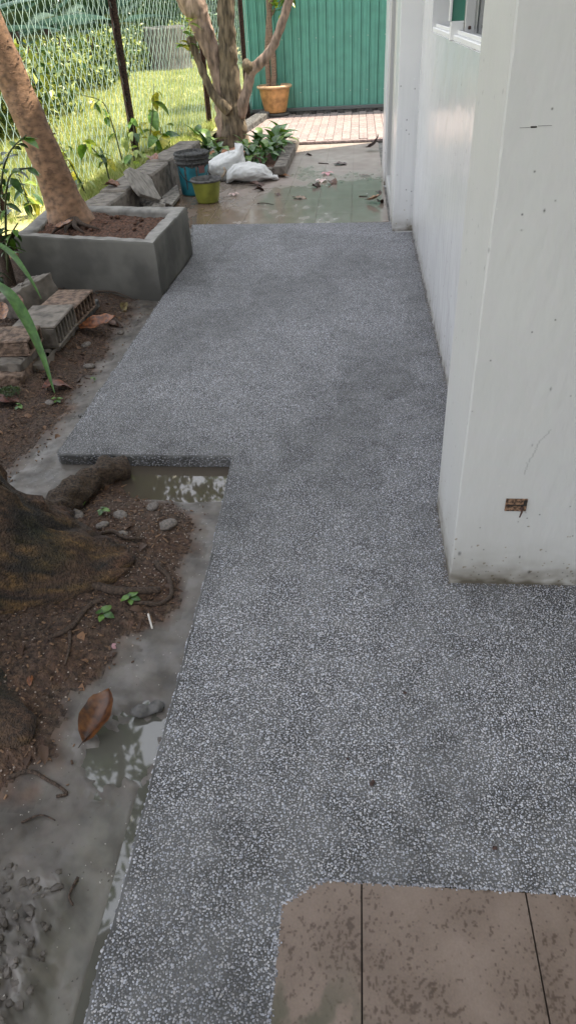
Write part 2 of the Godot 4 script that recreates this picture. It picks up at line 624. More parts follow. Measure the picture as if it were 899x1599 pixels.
# ---------------------------------------------------------------- ground, lawn
func terrain() -> void:
	var m := rich(Color(1, 1, 1), 0.5, 0.22, 2.0, 0.14, true, 21, 0.015)
	m.roughness_texture = noise_tex(0.015, [grey(0.4), grey(0.65), grey(1.0)], [0.3, 0.5, 0.75], 256, 22)
	m.roughness = 0.72
	var xs := []
	var x := -3.3
	while x < -0.45:
		xs.append(x)
		x += 0.04 if x < -1.55 else 0.0125
	xs.append(-0.45)
	var zs := []
	var z := -6.3
	while z < 1.6:
		zs.append(z)
		z += 0.035 if z < -2.6 else (0.0125 if z < 0.0 else 0.06)
	var rows := []
	var cols := []
	for zz: float in zs:
		var row := PackedVector3Array()
		var cr := []
		for xx: float in xs:
			var y := mud_y(xx, zz)
			row.append(Vector3(xx, y, zz))
			cr.append(mud_color(xx, zz, y))
		rows.append(row)
		cols.append(cr)
	var g := Geo.new()
	g.surf(rows, false, 0, cols)
	var wet := PackedInt32Array()
	var damp := PackedInt32Array()
	var dry := PackedInt32Array()
	for k in range(0, g.i.size(), 3):
		var p := g.v[g.i[k]]
		var sh := soil_share(p.x, p.z)
		(dry if sh > 0.62 else damp if sh > 0.2 else wet).append_array([g.i[k], g.i[k + 1], g.i[k + 2]])
	g.i = wet
	struct(part("muddy_ground", g.mesh(), m), "wet grey mud along the left edge of the pebble path", "ground")
	g.i = damp
	struct(part("damp_soil", g.mesh(), rich(Color(1.05, 1.05, 1.05), 0.7, 0.3, 2.0, 0.2, true, 21, 0.015)), "damp grey brown margin where soil meets the wet mud", "soil")
	g.i = dry
	struct(part("bare_soil", g.mesh(), rich(Color(1, 1, 1), 1.0, 0.45, 4.0, 0.6, true, 26, 0.04)), "dark brown soil round the tree roots and brick stack", "soil")

	# standing water: dead level, opaque with silt
	var pools := [
		[PackedVector2Array([Vector2(-1.02, -2.6), Vector2(-0.45, -2.6), Vector2(-0.45, -2.06), Vector2(-0.62, -2.04), Vector2(-0.9, -2.1), Vector2(-1.0, -2.3)]), Color(0.075, 0.062, 0.048), "puddle in the inner corner of the pebble slab reflecting trees", -0.0515],
		[PackedVector2Array([Vector2(-0.72, -1.2), Vector2(-0.45, -1.26), Vector2(-0.45, 1.2), Vector2(-0.66, 1.2), Vector2(-0.66, -0.96), Vector2(-0.7, -1.0)]), Color(0.085, 0.083, 0.07), "grey puddle along the near slab edge with folded brown leaf", -0.0525],
	]
	for p in pools:
		var gg := Geo.new()
		var pts: PackedVector2Array = p[0]
		var tri := Geometry2D.triangulate_polygon(pts)
		for q in pts:
			gg.vert(Vector3(q.x, p[3], q.y), Vector3.UP, q, Color.WHITE)
		for k in range(0, tri.size(), 3):
			gg.face(tri[k], tri[k + 1], tri[k + 2])
		var wm := mat(p[1], 0.03)
		wm.metallic_specular = 0.9
		struct(part("puddle", gg.mesh(), wm), p[2], "puddle")

	# the lawn beyond the wire fence, and the land round it
	var lm := rich(Color(0.56, 0.52, 0.23), 0.95, 0.3, 0.6, 0.8, false, 24, 0.02)
	g = Geo.new()
	rows = []
	for k in 61:
		var zz := -52.0 + k * 1.0
		if k > 37:
			zz -= 1.0
		if k == 38:
			zz = -13.75
		elif k == 39:
			zz = -13.5
		var right := -1.98 + 0.05 * (-5.5 - zz) if zz < -5.45 else -2.8
		if zz < -8.4:
			right = -1.82
		if zz < -13.6:
			right = 30.0
		var row := PackedVector3Array()
		for s in 26:
			var t := s / 25.0
			var xx := right - pow(t, 1.6) * (42.0 + right) if right < 0.0 else lerpf(right, -42.0, t)
			row.append(Vector3(xx, 0.21 + (0.03 * fn.get_noise_2d(xx * 1.0, zz) if s > 0 else 0.0) - 0.0 * t, zz))
		rows.append(row)
	g.surf(rows, false, 0)
	struct(part("lawn", g.mesh(), lm), "sunlit yellow green lawn behind the wire fence", "lawn")
	g = Geo.new()
	g.quad(Vector3(-300, -0.32, -300), Vector3(300, -0.32, -300), Vector3(300, -0.32, 300), Vector3(-300, -0.32, 300), Vector3(0, -5, 0))
	struct(part("ground", g.mesh(), rich(Color(0.12, 0.13, 0.07), 1.0, 0.4, 0.2, 0.0, false, 25)), "dull green land round the house, seen beyond the lawn", "ground")

	var tuft := Geo.new()
	for k in 6:
		var a := rng.randf() * TAU
		var b := Vector3(cos(a), 0, sin(a)) * rng.randf() * 0.03
		var h := rng.randf_range(0.03, 0.065)
		var d := Vector3(cos(a + 1.0), 0, sin(a + 1.0))
		var tip := b + Vector3(0, h, 0) + Vector3(cos(a), 0, sin(a)) * h * 0.5
		var nn := Vector3(d.z, 0.6, -d.x).normalized()
		tuft.poly([b - d * 0.004, b + d * 0.004, tip], nn)
	var where := []
	var tint := []
	for k in 60000:
		var zz := -5.6 - pow(rng.randf(), 1.5) * 20.0
		var xx := -2.0 - rng.randf() * (2.8 + 0.12 * (-zz))
		if zz > -6.2:
			zz += 2.2 * rng.randf()
			xx -= 0.9 if zz > -5.5 else 0.0
		if zz < -8.0:
			xx += 0.1
		where.append(Transform3D(spin(rng.randf() * TAU).scaled(Vector3.ONE * rng.randf_range(0.6, 1.3)), Vector3(xx, 0.205 + 0.03 * fn.get_noise_2d(xx, zz), zz)))
		var t := rng.randf()
		tint.append(Color(0.27, 0.36, 0.08).lerp(Color(0.64, 0.62, 0.29), t * t + 0.15 * fn.get_noise_2d(xx * 2.0, zz * 2.0)))
	var gm := leafy(Color(1, 1, 1), 0.4, 0.6)
	var gr := scatter("grass_blades", tuft.mesh(), gm, self, where, tint)
	tag(gr, "short sunlit grass blades of the lawn behind the wire fence", "grass")

	# grit and clods in the wet mud
	var clod := pebble_mesh()
	where = []
	tint = []
	for k in 16000:
		var xx := rng.randf_range(-1.6, -0.5)
		var zz := -0.35 - pow(rng.randf(), 1.3) * 4.2
		if soil_share(xx, zz) > 0.6:
			continue
		var lumpy := soft(-0.85, -0.6, zz) * soft(-0.58, -0.66, xx)
		if rng.randf() > 0.25 + lumpy + 0.5 * maxf(0.0, fn.get_noise_2d(xx * 9.0, zz * 9.0)):
			continue
		if mud_y(xx, zz) < -0.051:
			continue
		var s := rng.randf_range(0.0008, 0.0022)
		if lumpy > 0.4 and rng.randf() < 0.45:
			s = rng.randf_range(0.004, 0.013)
		where.append(Transform3D(spin(rng.randf() * TAU, rng.randf_range(-0.4, 0.4)) * Basis.from_scale(Vector3(s * rng.randf_range(0.8, 1.6), s * 0.7, s)), ground_pt(xx, zz, -s * 0.1)))
		tint.append(Color(0.045, 0.037, 0.03).lerp(Color(0.12, 0.104, 0.09), rng.randf()) if s > 0.003 or rng.randf() < 0.7 else Color(0.3, 0.28, 0.25))
	tag(scatter("mud_grit", clod, M.pebble, self, where, tint), "grit and small clods in the grey mud", "grit")
	where = []
	tint = []
	for k in 700:
		var xx := rng.randf_range(-2.3, -0.62)
		var zz := rng.randf_range(-4.6, -0.95)
		if rng.randf() > soil_share(xx, zz):
			continue
		where.append(Transform3D(spin(rng.randf() * TAU, rng.randf_range(-0.5, 0.5), rng.randf_range(-0.5, 0.5)).scaled(Vector3.ONE * rng.randf_range(0.5, 1.4)), ground_pt(xx, zz, 0.004)))
		tint.append(Color(0.045, 0.024, 0.015).lerp(Color(0.19, 0.10, 0.05), pow(rng.randf(), 2.0)))
	tag(scatter("leaf_scraps", leaf_mesh(0.045, 0.02, 0.4, 0.8, 3, 0.8), leafy(Color(1, 1, 1), 0.1, 0.7), self, where, tint), "small rotting leaf scraps on the bare soil", "litter")

	# crumbs, chips and rootlets over the bare soil
	var chip := Geo.new()
	chip.box(Vector3.ZERO, Vector3(0.011, 0.0035, 0.005), 0.001)
	where = []
	tint = []
	for k in 14000:
		var xx := rng.randf_range(-2.4, -0.56)
		var zz := rng.randf_range(-4.7, -0.9)
		if rng.randf() > soil_share(xx, zz):
			continue
		var s := rng.randf_range(0.4, 1.2)
		var b := spin(rng.randf() * TAU, rng.randf_range(-0.6, 0.6), rng.randf_range(-0.6, 0.6))
		where.append(Transform3D(b * Basis.from_scale(Vector3(s * (2.5 if rng.randf() < 0.08 else 1.0), s, s)), ground_pt(xx, zz, 0.002)))
		tint.append(Color(0.04, 0.022, 0.014).lerp(Color(0.20, 0.12, 0.07), pow(rng.randf(), 1.6)))
	tag(scatter("soil_litter", chip.mesh(), mat(Color(1, 1, 1), 0.9, true), self, where, tint), "brown crumbs and chips littering the bare soil", "litter")

	# grit washed out of the path onto the soil round the roots
	var peb := pebble_mesh()
	where = []
	tint = []
	for k in 3000:
		var xx := rng.randf_range(-1.1, -0.56)
		var zz := rng.randf_range(-2.2, -0.95)
		var d := inside_by(mound, Vector2(xx, zz))
		if d < 0.0 or rng.randf() > (0.95 if zz < -1.62 and xx > -0.95 else 0.25):
			continue
		var s := rng.randf_range(0.0012, 0.0036)
		where.append(Transform3D(spin(rng.randf() * TAU).scaled(Vector3(s, s * 0.7, s * rng.randf_range(0.7, 1.2))), ground_pt(xx, zz, s * 0.3)))
		tint.append(Color(0.12, 0.085, 0.065).lerp(Color(0.34, 0.28, 0.235), pow(rng.randf(), 1.8)))
	tag(scatter("washed_grit", peb, M.pebble, self, where, tint), "pale grit strewn over the soil round the tree roots", "grit")


func pebble_mesh() -> ArrayMesh:
	var g := Geo.new()
	var t := (1.0 + sqrt(5.0)) / 2.0
	var p := [Vector3(-1, t, 0), Vector3(1, t, 0), Vector3(-1, -t, 0), Vector3(1, -t, 0), Vector3(0, -1, t), Vector3(0, 1, t), Vector3(0, -1, -t), Vector3(0, 1, -t), Vector3(t, 0, -1), Vector3(t, 0, 1), Vector3(-t, 0, -1), Vector3(-t, 0, 1)]
	for f: Array in [[0, 11, 5], [0, 5, 1], [0, 1, 7], [0, 7, 10], [0, 10, 11], [1, 5, 9], [5, 11, 4], [11, 10, 2], [10, 7, 6], [7, 1, 8], [3, 9, 4], [3, 4, 2], [3, 2, 6], [3, 6, 8], [3, 8, 9], [4, 9, 5], [2, 4, 11], [6, 2, 10], [8, 6, 7], [9, 8, 1]]:
		var q := [p[f[0]].normalized(), p[f[1]].normalized(), p[f[2]].normalized()]
		for k in 3:
			q[k] *= 0.86 + 0.28 * fposmod(sin(f[k] * 12.9898) * 43758.5, 1.0)
		var nn: Vector3 = (q[1] - q[0]).cross(q[2] - q[0]).normalized()
		g.poly(q, nn if nn.dot(q[0]) > 0 else -nn)
	return g.mesh()


# ---------------------------------------------------------------- the exposed aggregate path
func path() -> void:
	var edge := [Vector2(-0.488, 1.4), Vector2(-0.49, -0.44), Vector2(-0.486, -0.67), Vector2(-0.487, -1.15), Vector2(-0.485, -1.81), Vector2(-0.506, -2.425), Vector2(-0.76, -2.428), Vector2(-1.03, -2.436), Vector2(-1.25, -2.44), Vector2(-1.27, -2.47), Vector2(-1.262, -3.2), Vector2(-1.258, -4.39), Vector2(-1.235, -5.3), Vector2(-1.42, -6.24)]
	var rest := [Vector2(0.3, -6.12), Vector2(0.3, -5.8), Vector2(0.5, -5.8), Vector2(0.5, -2.0), Vector2(0.34, -2.0), Vector2(0.34, -1.72), Vector2(1.7, -1.72), Vector2(1.7, -0.73), Vector2(0.46, -0.73), Vector2(-0.056, -0.727), Vector2(-0.1, -0.7), Vector2(-0.14, -0.671), Vector2(-0.147, 1.4)]
	var line := []
	for k in edge.size() - 1:
		var a: Vector2 = edge[k]
		var b: Vector2 = edge[k + 1]
		var steps := maxi(1, int(a.distance_to(b) / 0.03))
		for s in steps:
			var p := a.lerp(b, float(s) / steps)
			if p.y < 0.5:
				p += (b - a).orthogonal().normalized() * (0.007 * fn.get_noise_2d(p.x * 8.0, p.y * 8.0) + 0.003 * fine.get_noise_2d(p.x * 40.0, p.y * 40.0))
			line.append(p)
	line.append(edge[-1])
	var poly := PackedVector2Array()
	for p: Vector2 in line:
		poly.append(p)
	for p: Vector2 in rest:
		poly.append(p)
	var g := Geo.new()
	# top a few millimetres inside the rounded lip
	var inset := []
	for k in line.size():
		var a: Vector2 = line[maxi(k - 1, 0)]
		var b: Vector2 = line[mini(k + 1, line.size() - 1)]
		var nn := -(b - a).orthogonal().normalized()
		if not Geometry2D.is_point_in_polygon(line[k] + nn * 0.01, poly):
			nn = -nn
		inset.append(nn)
	var top := PackedVector2Array()
	for k in line.size():
		top.append(line[k] + inset[k] * 0.009)
	for p: Vector2 in rest:
		top.append(p)
	var tri := Geometry2D.triangulate_polygon(top)
	for q in top:
		g.vert(Vector3(q.x, 0, q.y), Vector3.UP, q, Color.WHITE)
	for k in range(0, tri.size(), 3):
		g.face(tri[k], tri[k + 1], tri[k + 2])
	var rows := []
	for prof: Vector2 in [Vector2(0.009, 0.0), Vector2(0.003, -0.0025), Vector2(0.0, -0.009), Vector2(0.0, -0.1)]:
		var row := PackedVector3Array()
		for k in line.size():
			var p: Vector2 = line[k] + inset[k] * prof.x
			row.append(Vector3(p.x, prof.y, p.y))
		rows.append(row)
	var first := g.v.size()
	for r in 4:
		for k in line.size():
			var out: Vector2 = -inset[k]
			var nn := Vector3(out.x, 0, out.y)
			nn = [Vector3.UP, (nn + Vector3.UP).normalized(), nn, nn][r]
			g.vert(rows[r][k], nn, Vector2.ZERO, Color.WHITE)
	for r in 3:
		for k in line.size() - 1:
			var a := first + r * line.size() + k
			g.face(a, a + 1, a + 1 + line.size())
			g.face(a, a + 1 + line.size(), a + line.size())
	var cm := rich(Color(0.10, 0.10, 0.098), 0.75, 0.3, 1.2, 0.0, false, 31, 0.02)
	var slab := part("pebble_path", g.mesh(), cm)
	struct(slab, "newly laid grey pebble wash path running along the white house", "path")

	var where := []
	var tint := []
	var step := 0.0050
	var z := 1.0
	while z > -6.25:
		var x := -1.45
		while x < 1.2:
			x += step
			if z > -2.42 and x < -0.52 or z < -2.1 and x > 0.46 or z < -1.7 and x > 0.5 or x > 0.8 and z > -0.7 or z < -4.4 and x < -1.43:
				continue
			var p := Vector2(x + rng.randf_range(-0.5, 0.5) * step, z + rng.randf_range(-0.5, 0.5) * step)
			if not Geometry2D.is_point_in_polygon(p, top):
				continue
			var s := rng.randf_range(0.0018, 0.0032) * (1.35 if rng.randf() < 0.12 else 1.0)
			add_pebble(where, tint, p, s, Vector3(p.x, -s * 0.22, p.y))
		z -= step
	var seam := [Vector2(0.75, -0.729), Vector2(0.46, -0.729), Vector2(-0.056, -0.727), Vector2(-0.1, -0.7), Vector2(-0.142, -0.671), Vector2(-0.147, -0.2)]
	for k in seam.size() - 1:      # cement and pebbles smeared over the tile edge
		for q in int(seam[k].distance_to(seam[k + 1]) / 0.0016):
			var p: Vector2 = seam[k].lerp(seam[k + 1], rng.randf())
			p += Vector2(rng.randfn(), rng.randfn()) * 0.0022 + Vector2(0.004, 0.004) * maxf(0.0, fine.get_noise_2d(p.x * 60.0, p.y * 60.0))
			var s := rng.randf_range(0.0018, 0.0034)
			add_pebble(where, tint, p, s, Vector3(p.x, 0.0012, p.y))
	var foot := [Vector2(0.43, -5.8), Vector2(0.434, -2.09), Vector2(0.30, -2.095), Vector2(0.299, -1.672), Vector2(0.9, -1.668)]
	for k in foot.size() - 1:      # stray pebbles and dirt along the foot of the wall
		for q in int(foot[k].distance_to(foot[k + 1]) / 0.004):
			var p: Vector2 = foot[k].lerp(foot[k + 1], rng.randf()) + Vector2(-absf(rng.randfn()), absf(rng.randfn())) * 0.006
			var s := rng.randf_range(0.0012, 0.0032)
			add_pebble(where, tint, p, s, Vector3(p.x, s * 0.3, p.y))
			tint[-1] = Color(0.09, 0.075, 0.06) * rng.randf_range(0.5, 1.6)
	for k in line.size() - 1:      # the cut face along the mud
		var a: Vector2 = line[k]
		var b: Vector2 = line[k + 1]
		for q in int(a.distance_to(b) / 0.0012):
			var p := a.lerp(b, rng.randf())
			var s := rng.randf_range(0.0026, 0.0045)
			add_pebble(where, tint, p, s, Vector3(p.x, -0.004 - rng.randf() * 0.046, p.y) + Vector3(inset[k].x, 0, inset[k].y) * 0.0005)
	scatter("pebbles", pebble_mesh(), M.pebble, slab, where, tint)


func add_pebble(where: Array, tint: Array, p: Vector2, s: float, at: Vector3) -> void:
	where.append(Transform3D(spin(rng.randf() * TAU, rng.randf_range(-0.3, 0.3)).scaled(Vector3.ONE) * Basis.from_scale(Vector3(s, s * 0.7, s * rng.randf_range(0.7, 1.3))), at))
	var t := rng.randf()
	var b := 0.09 + 0.33 * pow(t, 1.2)
	var damp := 1.0 + 0.38 * fn.get_noise_2d(p.x * 1.1 + 7.0, p.y * 1.1) - 0.2 * soft(0.05, 0.12, fn.get_noise_2d(p.x * 2.6, p.y * 1.5 + 12.0)) + 0.09 * fn.get_noise_2d(p.x * 7.0 + 50.0, p.y * 7.0)
	var w := rng.randf_range(-0.07, 0.06)
	tint.append(Color(b * (0.99 - w * 0.6), b, b * (1.075 + w)) * damp)


# ---------------------------------------------------------------- tile and paver floors
func floors() -> void:
	# wet, silty far floor: gloss drawn once over the whole floor
	var W := 2.5
	var L := 4.4
	var w := 160
	var h := 280
	var rough := PackedByteArray()
	var alb := PackedByteArray()
	rough.resize(w * h)
	alb.resize(w * h * 3)
	for y in h:
		for x in w:
			var px := -1.9 + W * x / w
			var pz := -10.4 + L * y / h
			var a := fn.get_noise_2d(px * 1.7, pz * 1.7)
			var b := fn.get_noise_2d(px * 9.0, pz * 9.0)
			var wet := soft(-9.6, -7.0, pz) * 0.6 + a * 0.7 + 0.1
			wet = clampf(wet + soft(0.9, 0.2, absf(px + 0.1)) * soft(-8.6, -7.2, pz) * 0.4 + b * 0.15, 0.0, 1.0)
			rough[y * w + x] = int(255 * lerpf(0.5, 0.1, soft(0.15, 1.0, wet + 0.4 * fine.get_noise_2d(px * 16.0, pz * 8.0))))
			var silt := clampf(0.5 + a * 0.8 + b * 0.5, 0, 1)
			var c := Color(0.53, 0.475, 0.44).lerp(Color(0.66, 0.62, 0.59), silt).lerp(Color(0.45, 0.415, 0.37), soft(0.3, 0.8, wet) * 0.6)
			c = c.lerp(Color(0.36, 0.27, 0.20), soft(-0.9, -1.5, px) * soft(-8.0, -7.0, pz) * 0.6)
			alb[(y * w + x) * 3] = int(255 * c.r)
			alb[(y * w + x) * 3 + 1] = int(255 * c.g)
			alb[(y * w + x) * 3 + 2] = int(255 * c.b)
	var fm := mat(Color(1, 1, 1), 1.0)
	fm.albedo_texture = ImageTexture.create_from_image(Image.create_from_data(w, h, false, Image.FORMAT_RGB8, alb))
	var gi := Image.create_from_data(w, h, false, Image.FORMAT_L8, rough)
	fm.roughness_texture = ImageTexture.create_from_image(gi)
	fm.roughness_texture_channel = BaseMaterial3D.TEXTURE_CHANNEL_RED
	fm.uv1_scale = Vector3(1.0 / W, 1.0 / L, 1)
	fm.uv1_offset = Vector3(1.9 / W, 10.4 / L, 0)
	var g := Geo.new()
	g.box(Vector3(2.0, -0.09, -10.2), Vector3(8.0, 0.14, 8.4))
	var floor_ := part("tiled_floor", g.mesh(), M.cement_pale)
	struct(floor_, "wet brown tiled floor beyond the end of the pebble path", "floor")
	var pitch := 0.312
	for c in 8:
		for r in 13:
			var x0 := -0.045 + 0.312 - pitch * (c + 1)
			if x0 < -1.95:
				continue
			var z0 := -10.24 + r * pitch
			var z1 := minf(z0 + pitch, -6.1)
			var gg := Geo.new()
			gg.box(Vector3(x0 + pitch / 2, -0.016 + 0.0006 * rng.randf(), (z0 + z1) / 2), Vector3(pitch - 0.0015, 0.014, z1 - z0 - 0.0012), 0.0006, spin(0, rng.randf_range(-0.0012, 0.0012), rng.randf_range(-0.0012, 0.0012)))
			part("tile", gg.mesh(), fm, floor_)
	# near landing: three tiles across, the left one with its corner cut away
	var st := stain_image()
	var nm := mat(Color(0.95, 0.95, 0.95), 0.55)
	nm.albedo_texture = st
	nm.uv1_scale = Vector3(1.0 / 1.1, 1.0 / 1.1, 1)
	nm.uv1_offset = Vector3(0.2, 0.75 / 1.1, 0)
	nm.heightmap_enabled = true
	nm.heightmap_scale = 0.12
	nm.heightmap_texture = noise_tex(0.05, [Color.BLACK, Color.WHITE], [0.2, 0.8], 256, 41)
	g = Geo.new()
	g.box(Vector3(0.8, -0.06, 0.35), Vector3(1.85, 0.1, 2.13))
	var landing := part("tiled_landing", g.mesh(), M.hole)
	struct(landing, "muddy brown tiles at the bottom right beside the pebble path", "floor")
	var cuts := [-0.145, 0.0235, 0.3585, 0.6935, 1.0285, 1.3635]
	for r in 5:
		for c in 5:
			var x0: float = cuts[c] + 0.0017
			var x1: float = cuts[c + 1] - 0.0017
			var z0 := -0.725 + r * 0.335
			var z1 := z0 + 0.3325
			var ring := [Vector2(x0, z1), Vector2(x1, z1), Vector2(x1, z0), Vector2(x0, z0)]
			if r == 0 and c == 0:
				ring = [Vector2(x0, z1), Vector2(x1, z1), Vector2(x1, z0), Vector2(-0.056, z0), Vector2(-0.082, z0 + 0.012), Vector2(-0.115, z0 + 0.034), Vector2(x0 + 0.003, -0.671)]
			var gg := Geo.new()
			var t := []
			for q: Vector2 in ring:
				t.append(Vector3(q.x, 0.002, q.y))
			gg.poly(t, Vector3.UP)
			var mid := Vector3((x0 + x1) / 2, 0, (z0 + z1) / 2)
			for k in ring.size():
				var a: Vector3 = t[k]
				var b: Vector3 = t[(k + 1) % ring.size()]
				gg.quad(a, b, b - Vector3(0, 0.011, 0), a - Vector3(0, 0.011, 0), mid)
			part("tile", gg.mesh(), nm, landing)

	# the sunlit brick pavers at the far end, one low step up
	g = Geo.new()
	g.box(Vector3(1.0, -0.045, -11.75), Vector3(5.9, 0.09, 3.0))
	var yard := part("paved_yard", g.mesh(), M.cement)
	struct(yard, "pinkish brick paving in the sun before the green metal fence", "paving")
	var pave := []
	for k in 4:
		pave.append(rich([Color(0.34, 0.265, 0.26), Color(0.37, 0.30, 0.29), Color(0.31, 0.25, 0.245), Color(0.39, 0.305, 0.29)][k], 0.8, 0.25, 4.0, 0.1, false, 50 + k))
	var bm := Geo.new()
	bm.box(Vector3.ZERO, Vector3(0.111, 0.03, 0.226), 0.004)
	var bmesh := bm.mesh()
	for c in 20:
		for r in 13:
			var x := 0.42 - c * 0.115
			var z := -10.37 - r * 0.23 - (0.115 if c % 2 else 0.0)
			if z < -13.1 or x < -1.6:
				continue
			part("paver", bmesh, pave[rng.randi() % 4], yard, Vector3(x, 0.012 + rng.randf() * 0.002, z), spin(0, rng.randf_range(-0.008, 0.008), rng.randf_range(-0.012, 0.012)))
	for c in 12:
		var gg := Geo.new()
		gg.box(Vector3(0.375 - c * 0.17, 0.003, -10.29), Vector3(0.166, 0.045, 0.075), 0.004)
		part("edge_brick", gg.mesh(), pave[0], yard)


func stain_image() -> ImageTexture:
	var n := 384
	var f := FastNoiseLite.new()
	f.seed = 5
	f.frequency = 1.0
	f.fractal_octaves = 4
	var d := PackedByteArray()
	d.resize(n * n * 3)
	for y in n:
		for x in n:
			var px := x * 1.1 / n
			var py := y * 1.1 / n
			var a := f.get_noise_2d(px * 5.0, py * 5.0)
			var b := f.get_noise_2d(px * 72.0 + 3.0 * a, py * 44.0 + px * 14.0) + 0.5 * f.get_noise_2d(px * 130.0, py * 130.0)
			var c := f.get_noise_2d(px * 170.0 + 9.0, py * 170.0)
			var base := Color(0.445, 0.39, 0.35).lerp(Color(0.38, 0.325, 0.285), clampf(0.5 + a, 0, 1))
			base = base * (1.06 + 0.09 * c)
			var blot := soft(0.28, 0.5, b + 0.5 * a + 0.1 * c - 0.04)
			base = base.lerp(Color(0.22, 0.165, 0.125), blot * 0.65)
			var green := soft(0.30, 0.12, px - 0.02) * soft(0.14, 0.28, py) * soft(-0.15, 0.3, f.get_noise_2d(px * 12.0, py * 9.0 + 4.0))
			base = base.lerp(Color(0.27, 0.26, 0.20), green * 0.8)
			var k := (y * n + x) * 3
			d[k] = int(255 * clampf(base.r, 0, 1))
			d[k + 1] = int(255 * clampf(base.g, 0, 1))
			d[k + 2] = int(255 * clampf(base.b, 0, 1))
	return ImageTexture.create_from_image(Image.create_from_data(n, n, false, Image.FORMAT_RGB8, d))


# ---------------------------------------------------------------- the white house
func house() -> void:
	var o := thing("house", "white rendered house with pier, window and door right of the path", "house", Vector3(0.43, 0, -3.0))
	var off := -o.position
	var front := wall_mat(wall_image(1.3, 3.2, 300.0, 61, 330, 0.0, 1.0), 1.3, 3.2, 0.0, 0.55)
	var long_wall := wall_mat(wall_image(3.0, 3.2, 150.0, 62, 160, 0.05, 0.7), 3.0, 3.2, 0.0, 0.2)
	long_wall.heightmap_enabled = true
	long_wall.heightmap_scale = 0.25
	var rf := noise_tex(0.03, [Color.BLACK, Color.WHITE], [0.3, 0.7], 256, 63)
	long_wall.heightmap_texture = rf
	var side := wall_mat(wall_image(1.0, 3.2, 150.0, 64, 130, 0.03, 0.9), 1.0, 3.2, 0.0, 0.3)
	var g := Geo.new()
	front.heightmap_enabled = true
	front.heightmap_scale = 0.10
	front.heightmap_texture = noise_tex(0.05, [Color.BLACK, Color.WHITE], [0.2, 0.8], 512, 66)
	front.albedo_color = Color(0.84, 0.84, 0.825)
	# pier: worn, slightly irregular arris
	pier_block(g, Vector3(0.300, -0.06, -2.095), Vector3(1.75, 3.0, -1.672))
	var pier := part("pier", g.mesh(), front, o, off)
	g = Geo.new()
	g.box(Vector3(0.463, 0.307, -1.6705), Vector3(0.060, 0.042, 0.006), 0.001)
	var plate := part("rusty_plate", g.mesh(), rich(Color(0.34, 0.20, 0.12), 0.85, 0.75, 10.0, 0.5, false, 65, 0.03), pier)
	g = Geo.new()
	g.box(Vector3(0.487, 0.317, -1.666), Vector3(0.008, 0.018, 0.006), 0.001)
	g.box(Vector3(0.463, 0.3085, -1.6665), Vector3(0.058, 0.003, 0.004), 0.001)
	part("bracket", g.mesh(), M.hole, plate)
	part("bent_nail", tube([Vector3(0.478, 0.302, -1.667), Vector3(0.479, 0.292, -1.656), Vector3(0.474, 0.276, -1.652)], [0.003, 0.003, 0.002], 6).mesh(), M.rust, plate)
	g = Geo.new()
	g.box(Vector3(0.363, 1.270, -1.6715), Vector3(0.013, 0.0032, 0.002), 0.0008)
	g.box(Vector3(0.345, 1.2695, -1.6718), Vector3(0.02, 0.0005, 0.0012))
	g.box(Vector3(0.385, 1.2715, -1.6718), Vector3(0.028, 0.0005, 0.0012))
	part("dark_scratch", g.mesh(), M.hole, pier)

	# the long wall with its window opening
	g = Geo.new()
	var X0 := 0.434
	var T := 0.16
	var wz0 := -5.11
	var wz1 := -2.93
	var sill := 1.325
	var zfar := -5.9
	var znear := -2.08
	wall_piece(g, X0, T, zfar, znear, -0.06, sill)
	wall_piece(g, X0, T, zfar, wz0, sill, 2.35)
	wall_piece(g, X0, T, wz1, znear, sill, 2.35)
	wall_piece(g, X0, T, zfar, znear, 2.35, 3.0)
	part("wall", g.mesh(), long_wall, o, off)

	var win := thing_part("window", o, off)
	g = Geo.new()
	g.box(Vector3(0.50, sill + 0.012, (wz0 + wz1) / 2), Vector3(0.12, 0.024, wz1 - wz0 - 0.004), 0.004)
	g.box(Vector3(0.462, sill + 0.032, (wz0 + wz1) / 2), Vector3(0.008, 0.016, wz1 - wz0 - 0.004), 0.002)
	part("track", g.mesh(), M.white, win)
	g = Geo.new()
	g.box(Vector3(0.545, 1.85, (wz0 + wz1) / 2 - 0.3), Vector3(0.006, 1.0, 1.5))
	part("pane", g.mesh(), M.glass, win)
	var green := mat(Color(0.07, 0.22, 0.16), 0.1)
	g = Geo.new()
	g.box(Vector3(0.455, 1.362, -4.0), Vector3(0.062, 0.075, 0.03), 0.003)
	g.box(Vector3(0.4215, 1.8, -4.0), Vector3(0.012, 0.8, 0.03), 0.002)
	part("sash_rail", g.mesh(), M.white, win)
	g = Geo.new()
	g.box(Vector3(0.457, 1.8, -4.004), Vector3(0.058, 0.8, 0.008))
	part("green_pane", g.mesh(), green, win)
	for k in 2:
		g = Geo.new()
		var x: float = [0.511, 0.563][k]
		g.box(Vector3(x, 1.79, -4.0), Vector3(0.046, 0.90, 0.035), 0.003)
		var st := part("stile", g.mesh(), M.alu, win)
		g = Geo.new()
		g.box(Vector3(x, 1.372 - k * 0.004, -3.981), Vector3(0.014, 0.014, 0.006), 0.004)
		part("screw_cap", g.mesh(), M.rust, st)

	# the second pier and the sliding door beyond it
	g = Geo.new()
	pier_block(g, Vector3(0.284, -0.06, -6.34), Vector3(0.62, 3.0, -5.84))
	part("column", g.mesh(), side, o, off)
	var door := thing_part("door", o, off)
	g = Geo.new()
	g.box(Vector3(0.33, 1.5, -6.385), Vector3(0.10, 3.0, 0.085), 0.004)
	g.box(Vector3(0.33, 1.5, -7.52), Vector3(0.10, 3.0, 0.07), 0.004)
	g.box(Vector3(0.33, 0.05, -6.95), Vector3(0.09, 0.11, 1.06), 0.004)
	part("frame", g.mesh(), M.alu, door)
	g = Geo.new()
